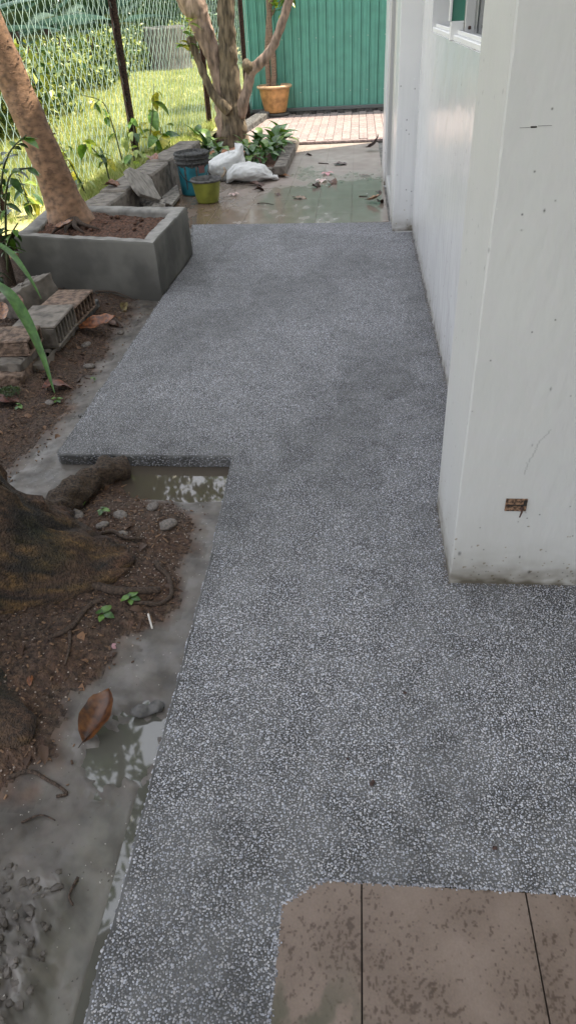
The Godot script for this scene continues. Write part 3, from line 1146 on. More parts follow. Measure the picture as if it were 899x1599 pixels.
	g.box(Vector3(0.306, 1.55, -6.72), Vector3(0.035, 2.85, 0.06), 0.003)
	g.box(Vector3(0.335, 1.55, -7.1), Vector3(0.035, 2.85, 0.06), 0.003)
	part("leaf_stile", g.mesh(), M.alu, door)
	g = Geo.new()
	g.box(Vector3(0.325, 0.28, -6.58), Vector3(0.02, 0.34, 0.24), 0.003)
	part("kick_panel", g.mesh(), M.white, door)
	g = Geo.new()
	g.box(Vector3(0.35, 1.6, -6.97), Vector3(0.008, 2.9, 1.0))
	part("pane", g.mesh(), M.glass, door)
	g = Geo.new()
	pier_block(g, Vector3(0.262, -0.06, -8.25), Vector3(0.6, 3.0, -7.56))
	part("end_pier", g.mesh(), side, o, off)
	g = Geo.new()
	g.box(Vector3(1.77, 1.5, 1.5), Vector3(0.16, 3.0, 6.3))
	g.box(Vector3(3.2, 1.5, -8.17), Vector3(5.2, 3.0, 0.16))
	g.box(Vector3(5.9, 1.5, -2.0), Vector3(0.16, 3.0, 12.2))
	part("outer_wall", g.mesh(), M.white, o, off)
	g = Geo.new()
	g.box(Vector3(3.0, -0.02, -5.0), Vector3(4.7, 0.06, 6.2))
	part("inside_floor", g.mesh(), M.cement, o, off)
	# unseen upper storey, shaped to shade the path and set its shadow edge
	g = Geo.new()
	var pts := [Vector2(0.19, -10.25), Vector2(6.1, -13.4), Vector2(6.1, 4.5), Vector2(0.19, 4.5)]
	var lo := []
	var hi := []
	for p: Vector2 in pts:
		lo.append(Vector3(p.x, 3.0, p.y))
		hi.append(Vector3(p.x, 6.2, p.y))
	g.poly(lo, Vector3.DOWN)
	g.poly(hi, Vector3.UP)
	for k in 4:
		g.quad(lo[k], lo[(k + 1) % 4], hi[(k + 1) % 4], hi[k], Vector3(3, 4.5, -4))
	part("unseen_storey", g.mesh(), M.white, o, off)


func thing_part(called: String, parent: Node3D, at: Vector3) -> Node3D:
	var o := Node3D.new()
	o.name = called
	o.position = at
	parent.add_child(o, true)
	return o


func wall_piece(g: Geo, x: float, t: float, z0: float, z1: float, y0: float, y1: float) -> void:
	g.box(Vector3(x + t / 2, (y0 + y1) / 2, (z0 + z1) / 2), Vector3(t, y1 - y0, z1 - z0))


# a box whose left front arris is chipped and not quite straight
func pier_block(g: Geo, a: Vector3, b: Vector3) -> void:
	var c := (a + b) / 2.0
	var prev := []
	var steps := 90
	for k in steps + 1:
		var y := lerpf(a.y, b.y, float(k) / steps)
		var q := 0.004 + 0.003 * fine.get_noise_2d(y * 30.0, a.z) + 0.006 * maxf(0.0, fine.get_noise_2d(y * 55.0 + 9.0, a.z) - 0.2)
		var w := 0.003 * fn.get_noise_2d(y * 3.0, a.z * 3.0)
		var ring := [Vector3(a.x + w, y, a.z), Vector3(a.x + w, y, b.z - q), Vector3(a.x + w + q, y, b.z), Vector3(b.x, y, b.z), Vector3(b.x, y, a.z)]
		if k:
			for s in 5:
				g.quad(prev[s], prev[(s + 1) % 5], ring[(s + 1) % 5], ring[s], c)
		prev = ring


# ---------------------------------------------------------------- fences
func metal_fence() -> void:
	var o := thing("metal_fence", "tall green ribbed metal sheet fence closing the far end of the yard", "fence", Vector3(-0.4, 0, -13.25))
	var gm := rich(Color(0.11, 0.345, 0.275), 0.4, 0.07, 0.8, 0.0, false, 71, 0.02)
	var pitch := 0.135
	for s in 7:
		var g := Geo.new()
		var prof := []
		for k in 6:
			var x := k * pitch
			prof.append_array([Vector2(x, 0), Vector2(x + 0.048, 0.0), Vector2(x + 0.051, 0.006), Vector2(x + 0.055, 0.0), Vector2(x + 0.098, 0.0), Vector2(x + 0.102, -0.024), Vector2(x + 0.110, -0.024), Vector2(x + 0.113, 0.014), Vector2(x + 0.124, 0.014), Vector2(x + 0.128, 0.0)])
		prof.append(Vector2(6 * pitch + 0.01, 0.0))
		for k in prof.size() - 1:
			var a: Vector2 = prof[k]
			var b: Vector2 = prof[k + 1]
			g.quad(Vector3(a.x, 0.04, a.y), Vector3(b.x, 0.04, b.y), Vector3(b.x, 2.15, b.y), Vector3(a.x, 2.15, a.y), Vector3(0.4, 1, -1))
		var sheet := part("sheet", g.mesh(), gm, o, Vector3(-1.42 + s * 0.81, 0, 0.003 * (s % 2)))
		for q in 6:
			var sg := Geo.new()
			sg.box(Vector3((q % 3) * 0.27 + 0.075, 1.05 if q < 3 else 0.32, 0.004), Vector3(0.012, 0.012, 0.008), 0.003)
			part("screw", sg.mesh(), M.alu, sheet)
	var g := Geo.new()
	g.box(Vector3(1.4, 0.085, 0.04), Vector3(5.7, 0.05, 0.045), 0.004)
	part("bottom_rail", g.mesh(), mat(Color(0.12, 0.13, 0.13), 0.6), o)
	g = Geo.new()
	g.box(Vector3(1.4, 2.16, -0.03), Vector3(5.7, 0.05, 0.05), 0.004)
	part("top_rail", g.mesh(), gm, o)
	for k in 6:
		g = Geo.new()
		g.box(Vector3(-1.38 + k * 1.08, 1.12, -0.06), Vector3(0.05, 2.4, 0.05), 0.004)
		part("post", g.mesh(), gm, o)
	g = Geo.new()
	g.box(Vector3(-0.4 + 1.4, 0.03, -13.28), Vector3(5.7, 0.07, 0.14), 0.008)
	tag(part("fence_kerb", g.mesh(), M.cement_dark), "low dark concrete kerb under the green metal fence", "kerb")


func fence_x(z: float) -> float:
	return -2.43 + 0.142 * (-8.3 - z)


func link_fence() -> void:
	var o := thing("chain_link_fence", "pale green chain link fence on rusty posts left of the yard", "fence", Vector3(fence_x(-8.3), 0.2, -8.3))
	var off := -o.position
	var wire := mat(Color(0.46, 0.63, 0.55), 0.35)
	var g := Geo.new()
	var along := Vector3(0.142, 0, -1).normalized()
	var across := Vector3(along.z, 0, -along.x)
	var half := 0.058
	var rise := 0.08
	var r := 0.0030
	var count := 240
	var base := Vector3(fence_x(0.6), 0, 0.6)
	for s in count:
		var o0 := base + along * (s * half)
		var floor_y := lerpf(0.22, 0.06, clampf((-o0.z - 8.3) / 5.0, 0, 1))
		var lean := 0.02 * fn.get_noise_2d(s * 0.11, 3.0)
		var segs := 28
		var rings := []
		for k in segs + 1:
			for h in 2:
				if k == segs and h:
					continue
				var t := k + h * 0.5
				var side := 0.0
				if h == 0:
					side = 0.5 if (k + s) % 2 else -0.5
				var y := floor_y + t * rise
				var p := o0 + along * (side * half * 1.02) + across * (lean + (0.006 if h == 0 and side > 0 else -0.006 if h == 0 else 0.0)) + Vector3(0, y, 0)
				if h == 1:
					p += along * half * (0.13 if (k + s) % 2 else -0.13) * 1.0
				rings.append(p)
		var first := g.v.size()
		for k in rings.size():
			var d: Vector3 = (rings[mini(k + 1, rings.size() - 1)] - rings[maxi(k - 1, 0)]).normalized()
			var u := d.cross(across).normalized()
			for q in 3:
				var a := TAU * q / 3.0
				var nn := across * cos(a) + u * sin(a)
				g.vert(rings[k] + nn * r, nn, Vector2.ZERO, Color.WHITE)
		for k in rings.size() - 1:
			for q in 3:
				var a := first + k * 3 + q
				var b := first + k * 3 + (q + 1) % 3
				g.face(a, b, b + 3)
				g.face(a, b + 3, a + 3)
	var net := part("wire_mesh", g.mesh(), wire, o, off)
	net.set_meta("kind", "stuff")
	for p: Vector2 in [Vector2(-3.2, 0.2), Vector2(-5.75, 0.2), Vector2(-0.6, 0.2), Vector2(-8.3, 0.18), Vector2(-10.85, 0.05), Vector2(-12.8, -0.02)]:
		g = Geo.new()
		var x := fence_x(p.x) + 0.03
		if p.x > -7 and p.x < -5:
			x -= 0.06
		# angle iron: two legs
		g.box(Vector3(x, p.y + 1.25, p.x), Vector3(0.062, 2.5, 0.009), 0.002)
		g.box(Vector3(x - 0.027, p.y + 1.25, p.x + 0.034), Vector3(0.009, 2.5, 0.06), 0.002)
		part("post", g.mesh(), M.rust, o, off)


func kerbs() -> void:
	var o := thing("kerb_wall", "rough grey concrete kerb wall below the chain link fence", "kerb", Vector3(-1.9, 0, -7.0))
	var z := -5.62
	var k := 0
	while z > -8.6:
		var ln := 0.62 + 0.08 * (k % 2)
		var x: float = -1.955 + 0.052 * (-5.7 - z) - 0.12
		var g := Geo.new()
		g.box(Vector3(0, 0, 0), Vector3(0.25, 0.36, ln - 0.008), 0.014)
		part("concrete_block", g.mesh(), M.block, o, Vector3(x, 0.105 + 0.012 * (k % 2), z - ln / 2) - o.position, spin(-0.05, 0.01 * (k % 3 - 1)))
		z -= ln
		k += 1
	var f := thing("low_kerb", "low grey kerb strip running behind the orange plant pot", "kerb", Vector3(-1.62, 0, -11.9))
	for q in 5:
		var g := Geo.new()
		g.box(Vector3(0, 0, 0), Vector3(0.2, 0.12, 0.57), 0.012)
		part("concrete_block", g.mesh(), M.cement_dark, f, Vector3(-1.74 + q * 0.06, 0.05, -10.75 - q * 0.58) - f.position, spin(-0.1))


# ---------------------------------------------------------------- planter
func planter() -> void:
	var A := Vector3(-2.30, 0, -4.72)    # outer corners: front left, front right, back right, back left
	var B := Vector3(-1.268, 0, -4.44)
	var C := Vector3(-1.245, 0, -5.38)
	var D := Vector3(-2.36, 0, -5.60)
	var o := thing("planter_box", "cement rendered planter box with red brown soil round the leaning tree", "planter", Vector3(-1.8, 0, -5.0))
	var off := -o.position
	var ring := [A, B, C, D]
	var mid := (A + B + C + D) / 4.0
	var inner := []
	for k in 4:
		var p: Vector3 = ring[k]
		var d1: Vector3 = (ring[(k + 1) % 4] - p).normalized()
		var d0: Vector3 = (ring[(k + 3) % 4] - p).normalized()
		inner.append(p + (d0 + d1) * 0.115)
	var top := 0.33
	for k in 4:
		var g := Geo.new()
		var a: Vector3 = ring[k]
		var b: Vector3 = ring[(k + 1) % 4]
		var ia: Vector3 = inner[k]
		var ib: Vector3 = inner[(k + 1) % 4]
		var rows := []
		var n := 26
		for prof in 8:
			var row := PackedVector3Array()
			for s in n + 1:
				var t := float(s) / n
				var po := a.lerp(b, t)
				var pi := ia.lerp(ib, t)
				var w := (pi - po)
				var jy := 0.006 * fn.get_noise_2d(po.x * 5.0, po.z * 5.0) + 0.004 * fine.get_noise_2d(po.x * 30.0, po.z * 30.0)
				var jo := 0.004 * fn.get_noise_2d(po.x * 7.0 + 5.0, po.z * 7.0 + prof)
				var q: Vector3 = [po + Vector3(0, -0.12, 0), po + Vector3(0, 0.1, 0), po + Vector3(0, 0.22, 0), po + Vector3(0, top - 0.014 + jy, 0), po + w * 0.1 + Vector3(0, top + jy, 0), pi - w * (0.1 - jo * 8.0) + Vector3(0, top - 0.006 + jy * 1.4, 0), pi + Vector3(0, top - 0.025, 0), pi + Vector3(0, 0.1, 0)][prof]
				if prof < 4 and prof > 0:
					q += (po - mid).normalized() * jo
				row.append(q)
			rows.append(row)
		g.surf(rows.slice(0, 5), false, 2)
		part("side", g.mesh(), M.cement, o, off)
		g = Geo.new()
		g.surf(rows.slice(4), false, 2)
		part("rim", g.mesh(), M.cement_pale, o, off)  # light from the sky on the top is put into this paler colour
	var g := Geo.new()
	var rows := []
	for r in 40:
		var row := PackedVector3Array()
		for s in 40:
			var u := r / 39.0
			var v := s / 39.0
			var p: Vector3 = inner[0].lerp(inner[1], v).lerp(inner[3].lerp(inner[2], v), u)
			var d := Vector2(p.x + 2.08, p.z + 5.2).length()
			p.y = 0.285 + 0.05 * exp(-d * d / 0.05) + 0.02 * fn.get_noise_2d(p.x * 8, p.z * 8) + 0.014 * fine.get_noise_2d(p.x * 24, p.z * 24)
			row.append(p)
		rows.append(row)
	g.surf(rows, false, 0)
	part("soil", g.mesh(), M.soil, o, off)
	for k in 26:
		var p: Vector3 = inner[0].lerp(inner[1], rng.randf()).lerp(inner[3].lerp(inner[2], rng.randf()), rng.randf_range(0.1, 0.9))
		var c := Geo.new()
		c.lathe(Vector3.ZERO, [Vector2(0, -0.012), Vector2(0.012, -0.006), Vector2(0.015, 0.004), Vector2(0.008, 0.012), Vector2(0, 0.013)], 7)
		part("soil_clod", c.mesh(), M.soil, o, Vector3(p.x, 0.297, p.z) + off, spin(rng.randf() * 6, 0.4).scaled(Vector3(1, 0.8, 1.3) * rng.randf_range(0.5, 1.5)))


# ---------------------------------------------------------------- trees
func crown(called: String, parent: Node3D, centres: Array, count: int, leaf: Mesh, m: Material, cols: Array, smin := 0.7, smax := 1.3) -> void:
	var where := []
	var tint := []
	for k in count:
		var c: Array = centres[rng.randi() % centres.size()]
		var d := Vector3(rng.randfn(), rng.randfn(), rng.randfn())
		if d.length() > 2.0:
			d = d.normalized() * 2.0 * rng.randf()
		var p: Vector3 = c[0] + d * 0.5 * c[1]
		where.append(Transform3D(random_basis(rng.randf_range(smin, smax)), p))
		var t := rng.randf()
		tint.append(cols[0].lerp(cols[1], t * t))
	scatter(called, leaf, m, parent, where, tint)


func big_tree() -> void:
	var o := thing("big_tree", "large old tree with mossy buttress roots at the left edge", "tree", Vector3(-1.62, 0, -1.5))
	var rows := []
	var cols := []
	var lobes := [[-0.25, 0.52, 0.30, 0.48], [0.53, 0.57, 0.24, 0.10], [-0.62, 0.22, 0.3, 0.6], [-0.95, 0.40, 0.28, 0.14], [1.9, 0.5, 0.35, 0.2], [2.9, 0.45, 0.4, 0.2], [-2.2, 0.5, 0.4, 0.2], [1.15, 0.35, 0.3, 0.2]]
	var ys := []
	for k in 64:
		ys.append(-0.12 + pow(k / 63.0, 2.3) * 3.4)
	for y: float in ys:
		var row := PackedVector3Array()
		var cr := []
		for s in 260:
			var t := TAU * s / 260.0
			var r := 0.33 - 0.02 * y
			for l: Array in lobes:
				var d := wrapf(t - l[0], -PI, PI)
				r += l[1] * exp(-pow(d / l[2], 2.0)) * exp(-maxf(y, 0.0) / l[3])
			var dir := Vector3(cos(t), 0, sin(t))
			var p := dir * r + Vector3(-0.05 * y, y, 0)
			var n1 := fn.get_noise_3d(p.x * 11.0, p.y * 11.0, p.z * 11.0)
			var n2 := fine.get_noise_3d(p.x * 60.0, p.y * 40.0, p.z * 60.0)
			p += dir * (0.05 * n1 + 0.022 * n2) * (1.0 if y < 0.6 else 0.6)
			p.y += 0.02 * n1 + 0.012 * n2
			row.append(p)
			var a := fn.get_noise_3d(p.x * 18.0 + 9.0, p.y * 18.0, p.z * 18.0)
			var b := fine.get_noise_3d(p.x * 110.0, p.y * 110.0, p.z * 110.0)
			var c := Color(0.085, 0.052, 0.033).lerp(Color(0.03, 0.025, 0.02), soft(-0.1, 0.25, a))
			c = c.lerp(Color(0.18, 0.11, 0.042), soft(0.16, 0.4, b - a * 0.5) * 0.8)
			c = c.lerp(Color(0.16, 0.085, 0.05), soft(0.25, 0.45, n1) * 0.6)
			c = c.lerp(Color(0.03, 0.038, 0.015), soft(0.25, 0.45, fn.get_noise_3d(p.x * 7.0, p.y * 7.0 + 20.0, p.z * 7.0)) * 0.5)
			cr.append(c)
		rows.append(row)
		cols.append(cr)
	var g := Geo.new()
	g.surf(rows, true, 1, cols)
	var bark := rich(Color(1.15, 1.1, 1.05), 0.85, 0.55, 6.0, 1.0, true, 81, 0.04)
	part("trunk", g.mesh(), bark, o)
	# the root that breaks the surface towards the slab corner, and finer ones
	var off := -o.position
	var bk := rich(Color(0.10, 0.066, 0.042), 0.85, 0.65, 6.0, 0.8, false, 82, 0.04)
	part("root", tube([Vector3(-1.21, -0.02, -1.83), Vector3(-1.155, 0.0, -1.92), Vector3(-1.115, 0.0, -2.05), Vector3(-1.075, -0.005, -2.2), Vector3(-1.005, -0.005, -2.315), Vector3(-0.93, -0.012, -2.365)], [0.09, 0.072, 0.062, 0.058, 0.055, 0.040], 20, 0.5, 28.0, 10).mesh(), bk, o, off)
	var paths := [
		[[-0.94, -1.62], [-0.835, -1.617], [-0.77, -1.60], [-0.7, -1.612], [-0.63, -1.645]], [[-0.67, -1.775], [-0.655, -1.745], [-0.622, -1.72], [-0.6, -1.67], [-0.592, -1.625], [-0.62, -1.585], [-0.66, -1.572], [-0.705, -1.567]],
		[[-0.79, -1.56], [-0.824, -1.514], [-0.848, -1.43], [-0.9, -1.38]], [[-0.85, -1.42], [-0.83, -1.36], [-0.825, -1.3]], [[-0.86, -0.95], [-0.81, -0.972], [-0.76, -0.955], [-0.721, -0.938], [-0.697, -0.92], [-0.72, -0.912]],
		[[-0.95, -1.86], [-0.86, -1.9], [-0.8, -1.86], [-0.74, -1.87]],
	]
	var rr := [0.016, 0.009, 0.009, 0.005, 0.006, 0.008]
	for k in paths.size():
		var pp := []
		var ra := []
		for q: Array in paths[k]:
			pp.append(ground_pt(q[0], q[1], rr[k] * 0.55))
			ra.append(rr[k] * (1.0 - 0.4 * ra.size() / paths[k].size()))
		part("thin_root", tube(pp, ra, 8, 0.25, 25.0, 5).mesh(), M.twig, o, off)
	for k in 7:
		var a := k * 0.9 + 0.3
		var p := Vector3(-0.15, 2.6 + 0.2 * (k % 3), 0)
		var q := p + Vector3(cos(a) * 1.4, 1.5, sin(a) * 1.4)
		part("limb", tube([p, (p + q) / 2 + Vector3(0, 0.2, 0), q], [0.14, 0.09, 0.04], 8, 0.15, 5.0, 4).mesh(), bk, o)
	var cc := []
	for k in 26:
		var a := rng.randf() * TAU
		var d := 0.6 + rng.randf() * 2.2
		cc.append([Vector3(-0.2 + cos(a) * d, 3.9 + rng.randf() * 1.8, sin(a) * d), rng.randf_range(0.4, 0.8)])
	cc.append([Vector3(0.16, 3.5, -1.45), 0.22])
	cc.append([Vector3(-0.66, 3.8, -2.3), 0.36])
	part("limb", tube([Vector3(-0.15, 2.8, -0.1), Vector3(-0.2, 3.3, -1.0), Vector3(-0.35, 3.65, -1.9), Vector3(-0.7, 3.9, -2.6)], [0.09, 0.05, 0.03, 0.01], 8, 0.15, 5.0, 4).mesh(), bk, o)
	crown("crown", o, cc, 5200, small_leaf(0.16, 0.07), M.leaf, [Color(0.03, 0.075, 0.018), Color(0.09, 0.16, 0.035)])


func planter_tree() -> void:
	var o := thing("leaning_tree", "leaning tree with smooth red brown trunk rising from the planter", "tree", Vector3(-2.08, 0.29, -5.2))
	var off := -o.position
	var bark := rich(Color(0.29, 0.165, 0.095), 0.7, 0.4, 2.0, 0.18, false, 84, 0.03, Vector3(1.0, 1.3, 1.0))
	part("trunk", tube([Vector3(-2.06, 0.22, -5.2), Vector3(-2.079, 0.31, -5.2), Vector3(-2.09, 0.40, -5.2), Vector3(-2.108, 0.5, -5.2), Vector3(-2.14, 0.66, -5.2), Vector3(-2.18, 0.86, -5.2), Vector3(-2.224, 1.04, -5.2), Vector3(-2.27, 1.24, -5.2), Vector3(-2.31, 1.45, -5.18), Vector3(-2.38, 1.9, -5.15), Vector3(-2.5, 2.6, -5.1), Vector3(-2.6, 3.2, -5.1)], [0.21, 0.165, 0.136, 0.122, 0.113, 0.108, 0.105, 0.103, 0.10, 0.095, 0.08, 0.05], 24, 0.12, 14.0, 6).mesh(), bark, o, off)
	for k in 6:
		var a := k * 1.05 + 0.5
		var p := Vector3(-2.5, 2.4 + 0.12 * k, -5.1)
		var q := p + Vector3(cos(a) * 1.3, 1.3, sin(a) * 1.3)
		part("limb", tube([p, (p + q) / 2 + Vector3(0, 0.15, 0), q], [0.06, 0.045, 0.02], 8, 0.1, 5.0, 4).mesh(), bark, o, off)
	# raised lenticels, short bars across the bark
	var lent := []
	for k in 420:
		var t := rng.randf()
		var c := Vector3(-2.085, 0.38, -5.2).lerp(Vector3(-2.31, 1.45, -5.18), t)
		c.x += 0.035 * sin(PI * t)
		var a := rng.randf() * TAU
		var rad := lerpf(0.137, 0.101, pow(t, 0.4))
		var d := Vector3(cos(a), 0, sin(a))
		var sx := rng.randf_range(0.006, 0.02)
		lent.append(Transform3D(Basis(Vector3(-d.z, 0, d.x) * sx, Vector3.UP * 0.0022, d * 0.004), c + d * rad))
	scatter("lenticels", pebble_mesh(), rich(Color(0.22, 0.125, 0.08), 0.9, 0.5, 20.0, 0.0, false, 85), o, lent.map(func(t): return Transform3D(t.basis, t.origin + off)))
	# thin roots lying on the planter soil
	for k in 4:
		var a := 0.5 + k * 0.55
		var s := Vector3(-2.0, 0.33, -5.1)
		part("surface_root", tube([s, s + Vector3(0.1 * cos(a), -0.005, 0.13 * sin(a) + 0.05), s + Vector3(0.22 * cos(a) + 0.03, -0.028, 0.22 * sin(a) + 0.06)], [0.03, 0.016, 0.005], 8, 0.3, 20.0, 4).mesh(), M.twig, o, off)
	var cc := []
	for k in 28:
		var a := rng.randf() * TAU
		var d := 0.4 + rng.randf() * 1.5
		cc.append([Vector3(-1.2 + cos(a) * d * 0.8, 2.9 + rng.randf() * 2.0, 0.3 + sin(a) * d * 1.2) if k < 14 else Vector3(rng.randf_range(-1.0, 0.45), rng.randf_range(2.3, 4.0), rng.randf_range(-2.9, -1.0)), rng.randf_range(0.35, 0.6)])
	crown("crown", o, cc, 3300, small_leaf(0.15, 0.07), M.leaf, [Color(0.035, 0.085, 0.02), Color(0.1, 0.17, 0.04)])


func bed_and_tree() -> void:
	var bed := thing("garden_bed", "low brick edged soil bed round the branching tree", "garden bed", Vector3(-1.3, 0, -9.2))
	var off := -bed.position
	var g := Geo.new()
	var rows := []
	for r in 24:
		var row := PackedVector3Array()
		for s in 24:
			var z := lerpf(-8.25, -10.1, r / 23.0)
			var x := lerpf(-0.86, -1.85 - 0.0 * r, s / 23.0)
			row.append(Vector3(x, 0.06 + 0.03 * fn.get_noise_2d(x * 6, z * 6) + 0.015 * fine.get_noise_2d(x * 20, z * 20), z))
		rows.append(row)
	g.surf(rows, false, 0)
	part("soil", g.mesh(), M.soil, bed, off)
	for k in 5:
		g = Geo.new()
		g.box(Vector3.ZERO, Vector3(0.13, 0.1, 0.385), 0.008)
		part("edge_block", g.mesh(), M.block, bed, Vector3(-0.835 + 0.002 * k, 0.045, -8.40 - k * 0.395) + off, spin(0.02 * (k % 2)))
	for k in 3:
		g = Geo.new()
		g.box(Vector3.ZERO, Vector3(0.34, 0.09, 0.11), 0.008)
		part("edge_block", g.mesh(), M.block, bed, Vector3(-1.08 - k * 0.35, 0.035, -8.24) + off)

	var o := thing("branching_tree", "rough barked tree splitting into several trunks in the low bed", "tree", Vector3(-1.6, 0.05, -10.1))
	off = -o.position
	var grey_bark := rich(Color(0.23, 0.175, 0.115), 0.9, 0.55, 1.6, 0.7, false, 86, 0.03, Vector3(1.6, 0.35, 1.6))
	var pink_bark := rich(Color(0.42, 0.30, 0.23), 0.85, 0.5, 1.4, 0.6, false, 87, 0.025, Vector3(1.4, 0.5, 1.4))
	part("trunk", tube([Vector3(-1.58, -0.05, -10.1), Vector3(-1.6, 0.06, -10.1), Vector3(-1.59, 0.31, -10.1), Vector3(-1.584, 0.6, -10.1), Vector3(-1.59, 0.94, -10.1), Vector3(-1.58, 1.27, -10.1), Vector3(-1.56, 1.58, -10.1), Vector3(-1.5, 2.1, -10.1), Vector3(-1.4, 2.9, -10.0)], [0.25, 0.21, 0.165, 0.137, 0.114, 0.104, 0.1, 0.09, 0.06], 20, 0.28, 12.0, 8).mesh(), grey_bark, o, off)
	part("trunk", tube([Vector3(-1.68, 0.1, -10.15), Vector3(-1.68, 0.4, -10.15), Vector3(-1.715, 0.7, -10.15), Vector3(-1.755, 0.91, -10.15), Vector3(-1.83, 1.18, -10.15), Vector3(-1.905, 1.4, -10.15), Vector3(-1.975, 1.6, -10.15), Vector3(-2.1, 1.95, -10.2), Vector3(-2.3, 2.7, -10.3)], [0.18, 0.14, 0.095, 0.085, 0.105, 0.13, 0.16, 0.13, 0.07], 18, 0.35, 12.0, 8).mesh(), pink_bark, o, off)
	part("branch", tube([Vector3(-1.62, 0.45, -9.98), Vector3(-1.69, 0.52, -9.95), Vector3(-1.78, 0.62, -9.95), Vector3(-1.874, 0.83, -9.95), Vector3(-1.935, 1.0, -9.95), Vector3(-1.975, 1.13, -9.95), Vector3(-2.0, 1.24, -9.95)], [0.08, 0.065, 0.052, 0.046, 0.042, 0.05, 0.058], 12, 0.3, 16.0, 6).mesh(), grey_bark, o, off)
	part("branch", tube([Vector3(-1.50, 0.40, -10.05), Vector3(-1.43, 0.53, -10.0), Vector3(-1.37, 0.67, -10.0), Vector3(-1.30, 0.86, -10.0), Vector3(-1.156, 0.96, -10.0), Vector3(-1.03, 1.085, -10.0), Vector3(-0.927, 1.27, -10.0), Vector3(-0.833, 1.48, -10.0), Vector3(-0.73, 1.75, -10.0), Vector3(-0.6, 2.3, -9.95)], [0.09, 0.07, 0.058, 0.068, 0.058, 0.053, 0.05, 0.05, 0.045, 0.03], 12, 0.3, 16.0, 6).mesh(), pink_bark, o, off)
	part("cut_stub", tube([Vector3(-1.31, 0.84, -10.0), Vector3(-1.34, 0.93, -9.93), Vector3(-1.345, 0.97, -9.9)], [0.05, 0.062, 0.045], 12, 0.4, 20.0, 4).mesh(), grey_bark, o, off)
	# a sprig of new leaves on the short branch
	var lm := leaf_mesh(0.15, 0.07, 0.2, 0.5, 4, 0.7)
	for k in 22:
		var yellow := k % 3
		var lf := part("leaf", lm, M.sprig[yellow] if M.has("sprig") else sprig(yellow), o, Vector3(-2.02 + rng.randf_range(-0.06, 0.06), 1.1 + rng.randf_range(0.0, 0.32), -9.9 + rng.randf_range(-0.06, 0.08)) + off, spin(rng.randf() * TAU, rng.randf_range(-0.9, 0.3), rng.randf_range(-0.5, 0.5)).scaled(Vector3.ONE * rng.randf_range(0.7, 1.2)))
		lf.rotate_y(0.0)
	var cc := []
	for k in 22:
		var a := rng.randf() * TAU
		var d := 0.3 + rng.randf() * 1.6
		cc.append([Vector3(-0.1 + cos(a) * d, 3.2 + rng.randf() * 2.2, sin(a) * d), rng.randf_range(0.3, 0.6)])
	crown("crown", o, cc, 1300, small_leaf(0.13, 0.06), M.leaf, [Color(0.05, 0.12, 0.025), Color(0.16, 0.26, 0.05)])

	# broad leaved rosettes planted round the trunk
	var spots := [[-2.0, -9.7, 1.1, "left of the branching tree, nearest the fence"], [-1.78, -9.1, 1.2, "rising just behind the blue bucket"], [-1.58, -8.75, 1.0, "between the blue bucket and the upright white sack"], [-1.3, -8.95, 0.9, "at the foot of the tree behind the upright sack"], [-1.2, -9.4, 1.15, "just right of the tree trunk, tallest there"], [-1.05, -8.7, 0.9, "low behind the lying white sack"], [-1.0, -9.3, 1.1, "in the middle of the bed's right half"], [-0.95, -9.75, 1.2, "at the far right end of the bed by the pavers"], [-1.17, -8.5, 0.8, "smallest, directly above the lying sack"], [-0.97, -8.95, 0.85, "beside the brick edging"]]
	var shapes := [leaf_mesh(0.26, 0.10, 0.3, 0.8, 6, 0.75), leaf_mesh(0.22, 0.085, 0.35, 0.5, 6, 0.7), leaf_mesh(0.24, 0.11, 0.2, 1.1, 6, 0.8)]
	var greens := [tinted(Color(0.055, 0.13, 0.03)), tinted(Color(0.09, 0.19, 0.04)), tinted(Color(0.15, 0.24, 0.06)), tinted(Color(0.04, 0.10, 0.035))]
	for s in spots:
		var p := thing("broadleaf_plant", "glossy broad leaved green plant " + s[3], "plant", Vector3(s[0], 0.06, s[1]), "broad leaved plants in the tree bed")
		part("stem", tube([Vector3.ZERO, Vector3(0.01, 0.08, 0), Vector3(0, 0.14, 0.01)], [0.012, 0.01, 0.006], 6).mesh(), M.stem, p)
		for k in 11:
			var a := k * 2.4 + rng.randf() * 0.5
			part("leaf", shapes[k % 3], greens[rng.randi() % 4], p, Vector3(0, 0.04 + 0.009 * k, 0), spin(a, -0.35 - 0.075 * k + rng.randf_range(-0.15, 0.15), rng.randf_range(-0.3, 0.3)).scaled(Vector3.ONE * s[2] * rng.randf_range(0.75, 1.1)))


func tinted(c: Color, back := 0.5, rough := 0.35) -> StandardMaterial3D:
	var m := leafy(c, back, rough)
	m.uv1_triplanar = true
	m.uv1_scale = Vector3.ONE * 6.0
	if not M.has("leaf_noise"):
		M.leaf_noise = noise_tex(0.03, [Color(0.68, 0.74, 0.6), Color(1, 1, 0.95)], [0.3, 0.7], 128, 90)
	m.albedo_texture = M.leaf_noise
	return m


func sprig(k: int) -> StandardMaterial3D:
	M.sprig = [tinted(Color(0.32, 0.42, 0.05)), tinted(Color(0.45, 0.42, 0.04)), tinted(Color(0.14, 0.25, 0.05))]
	return M.sprig[k]


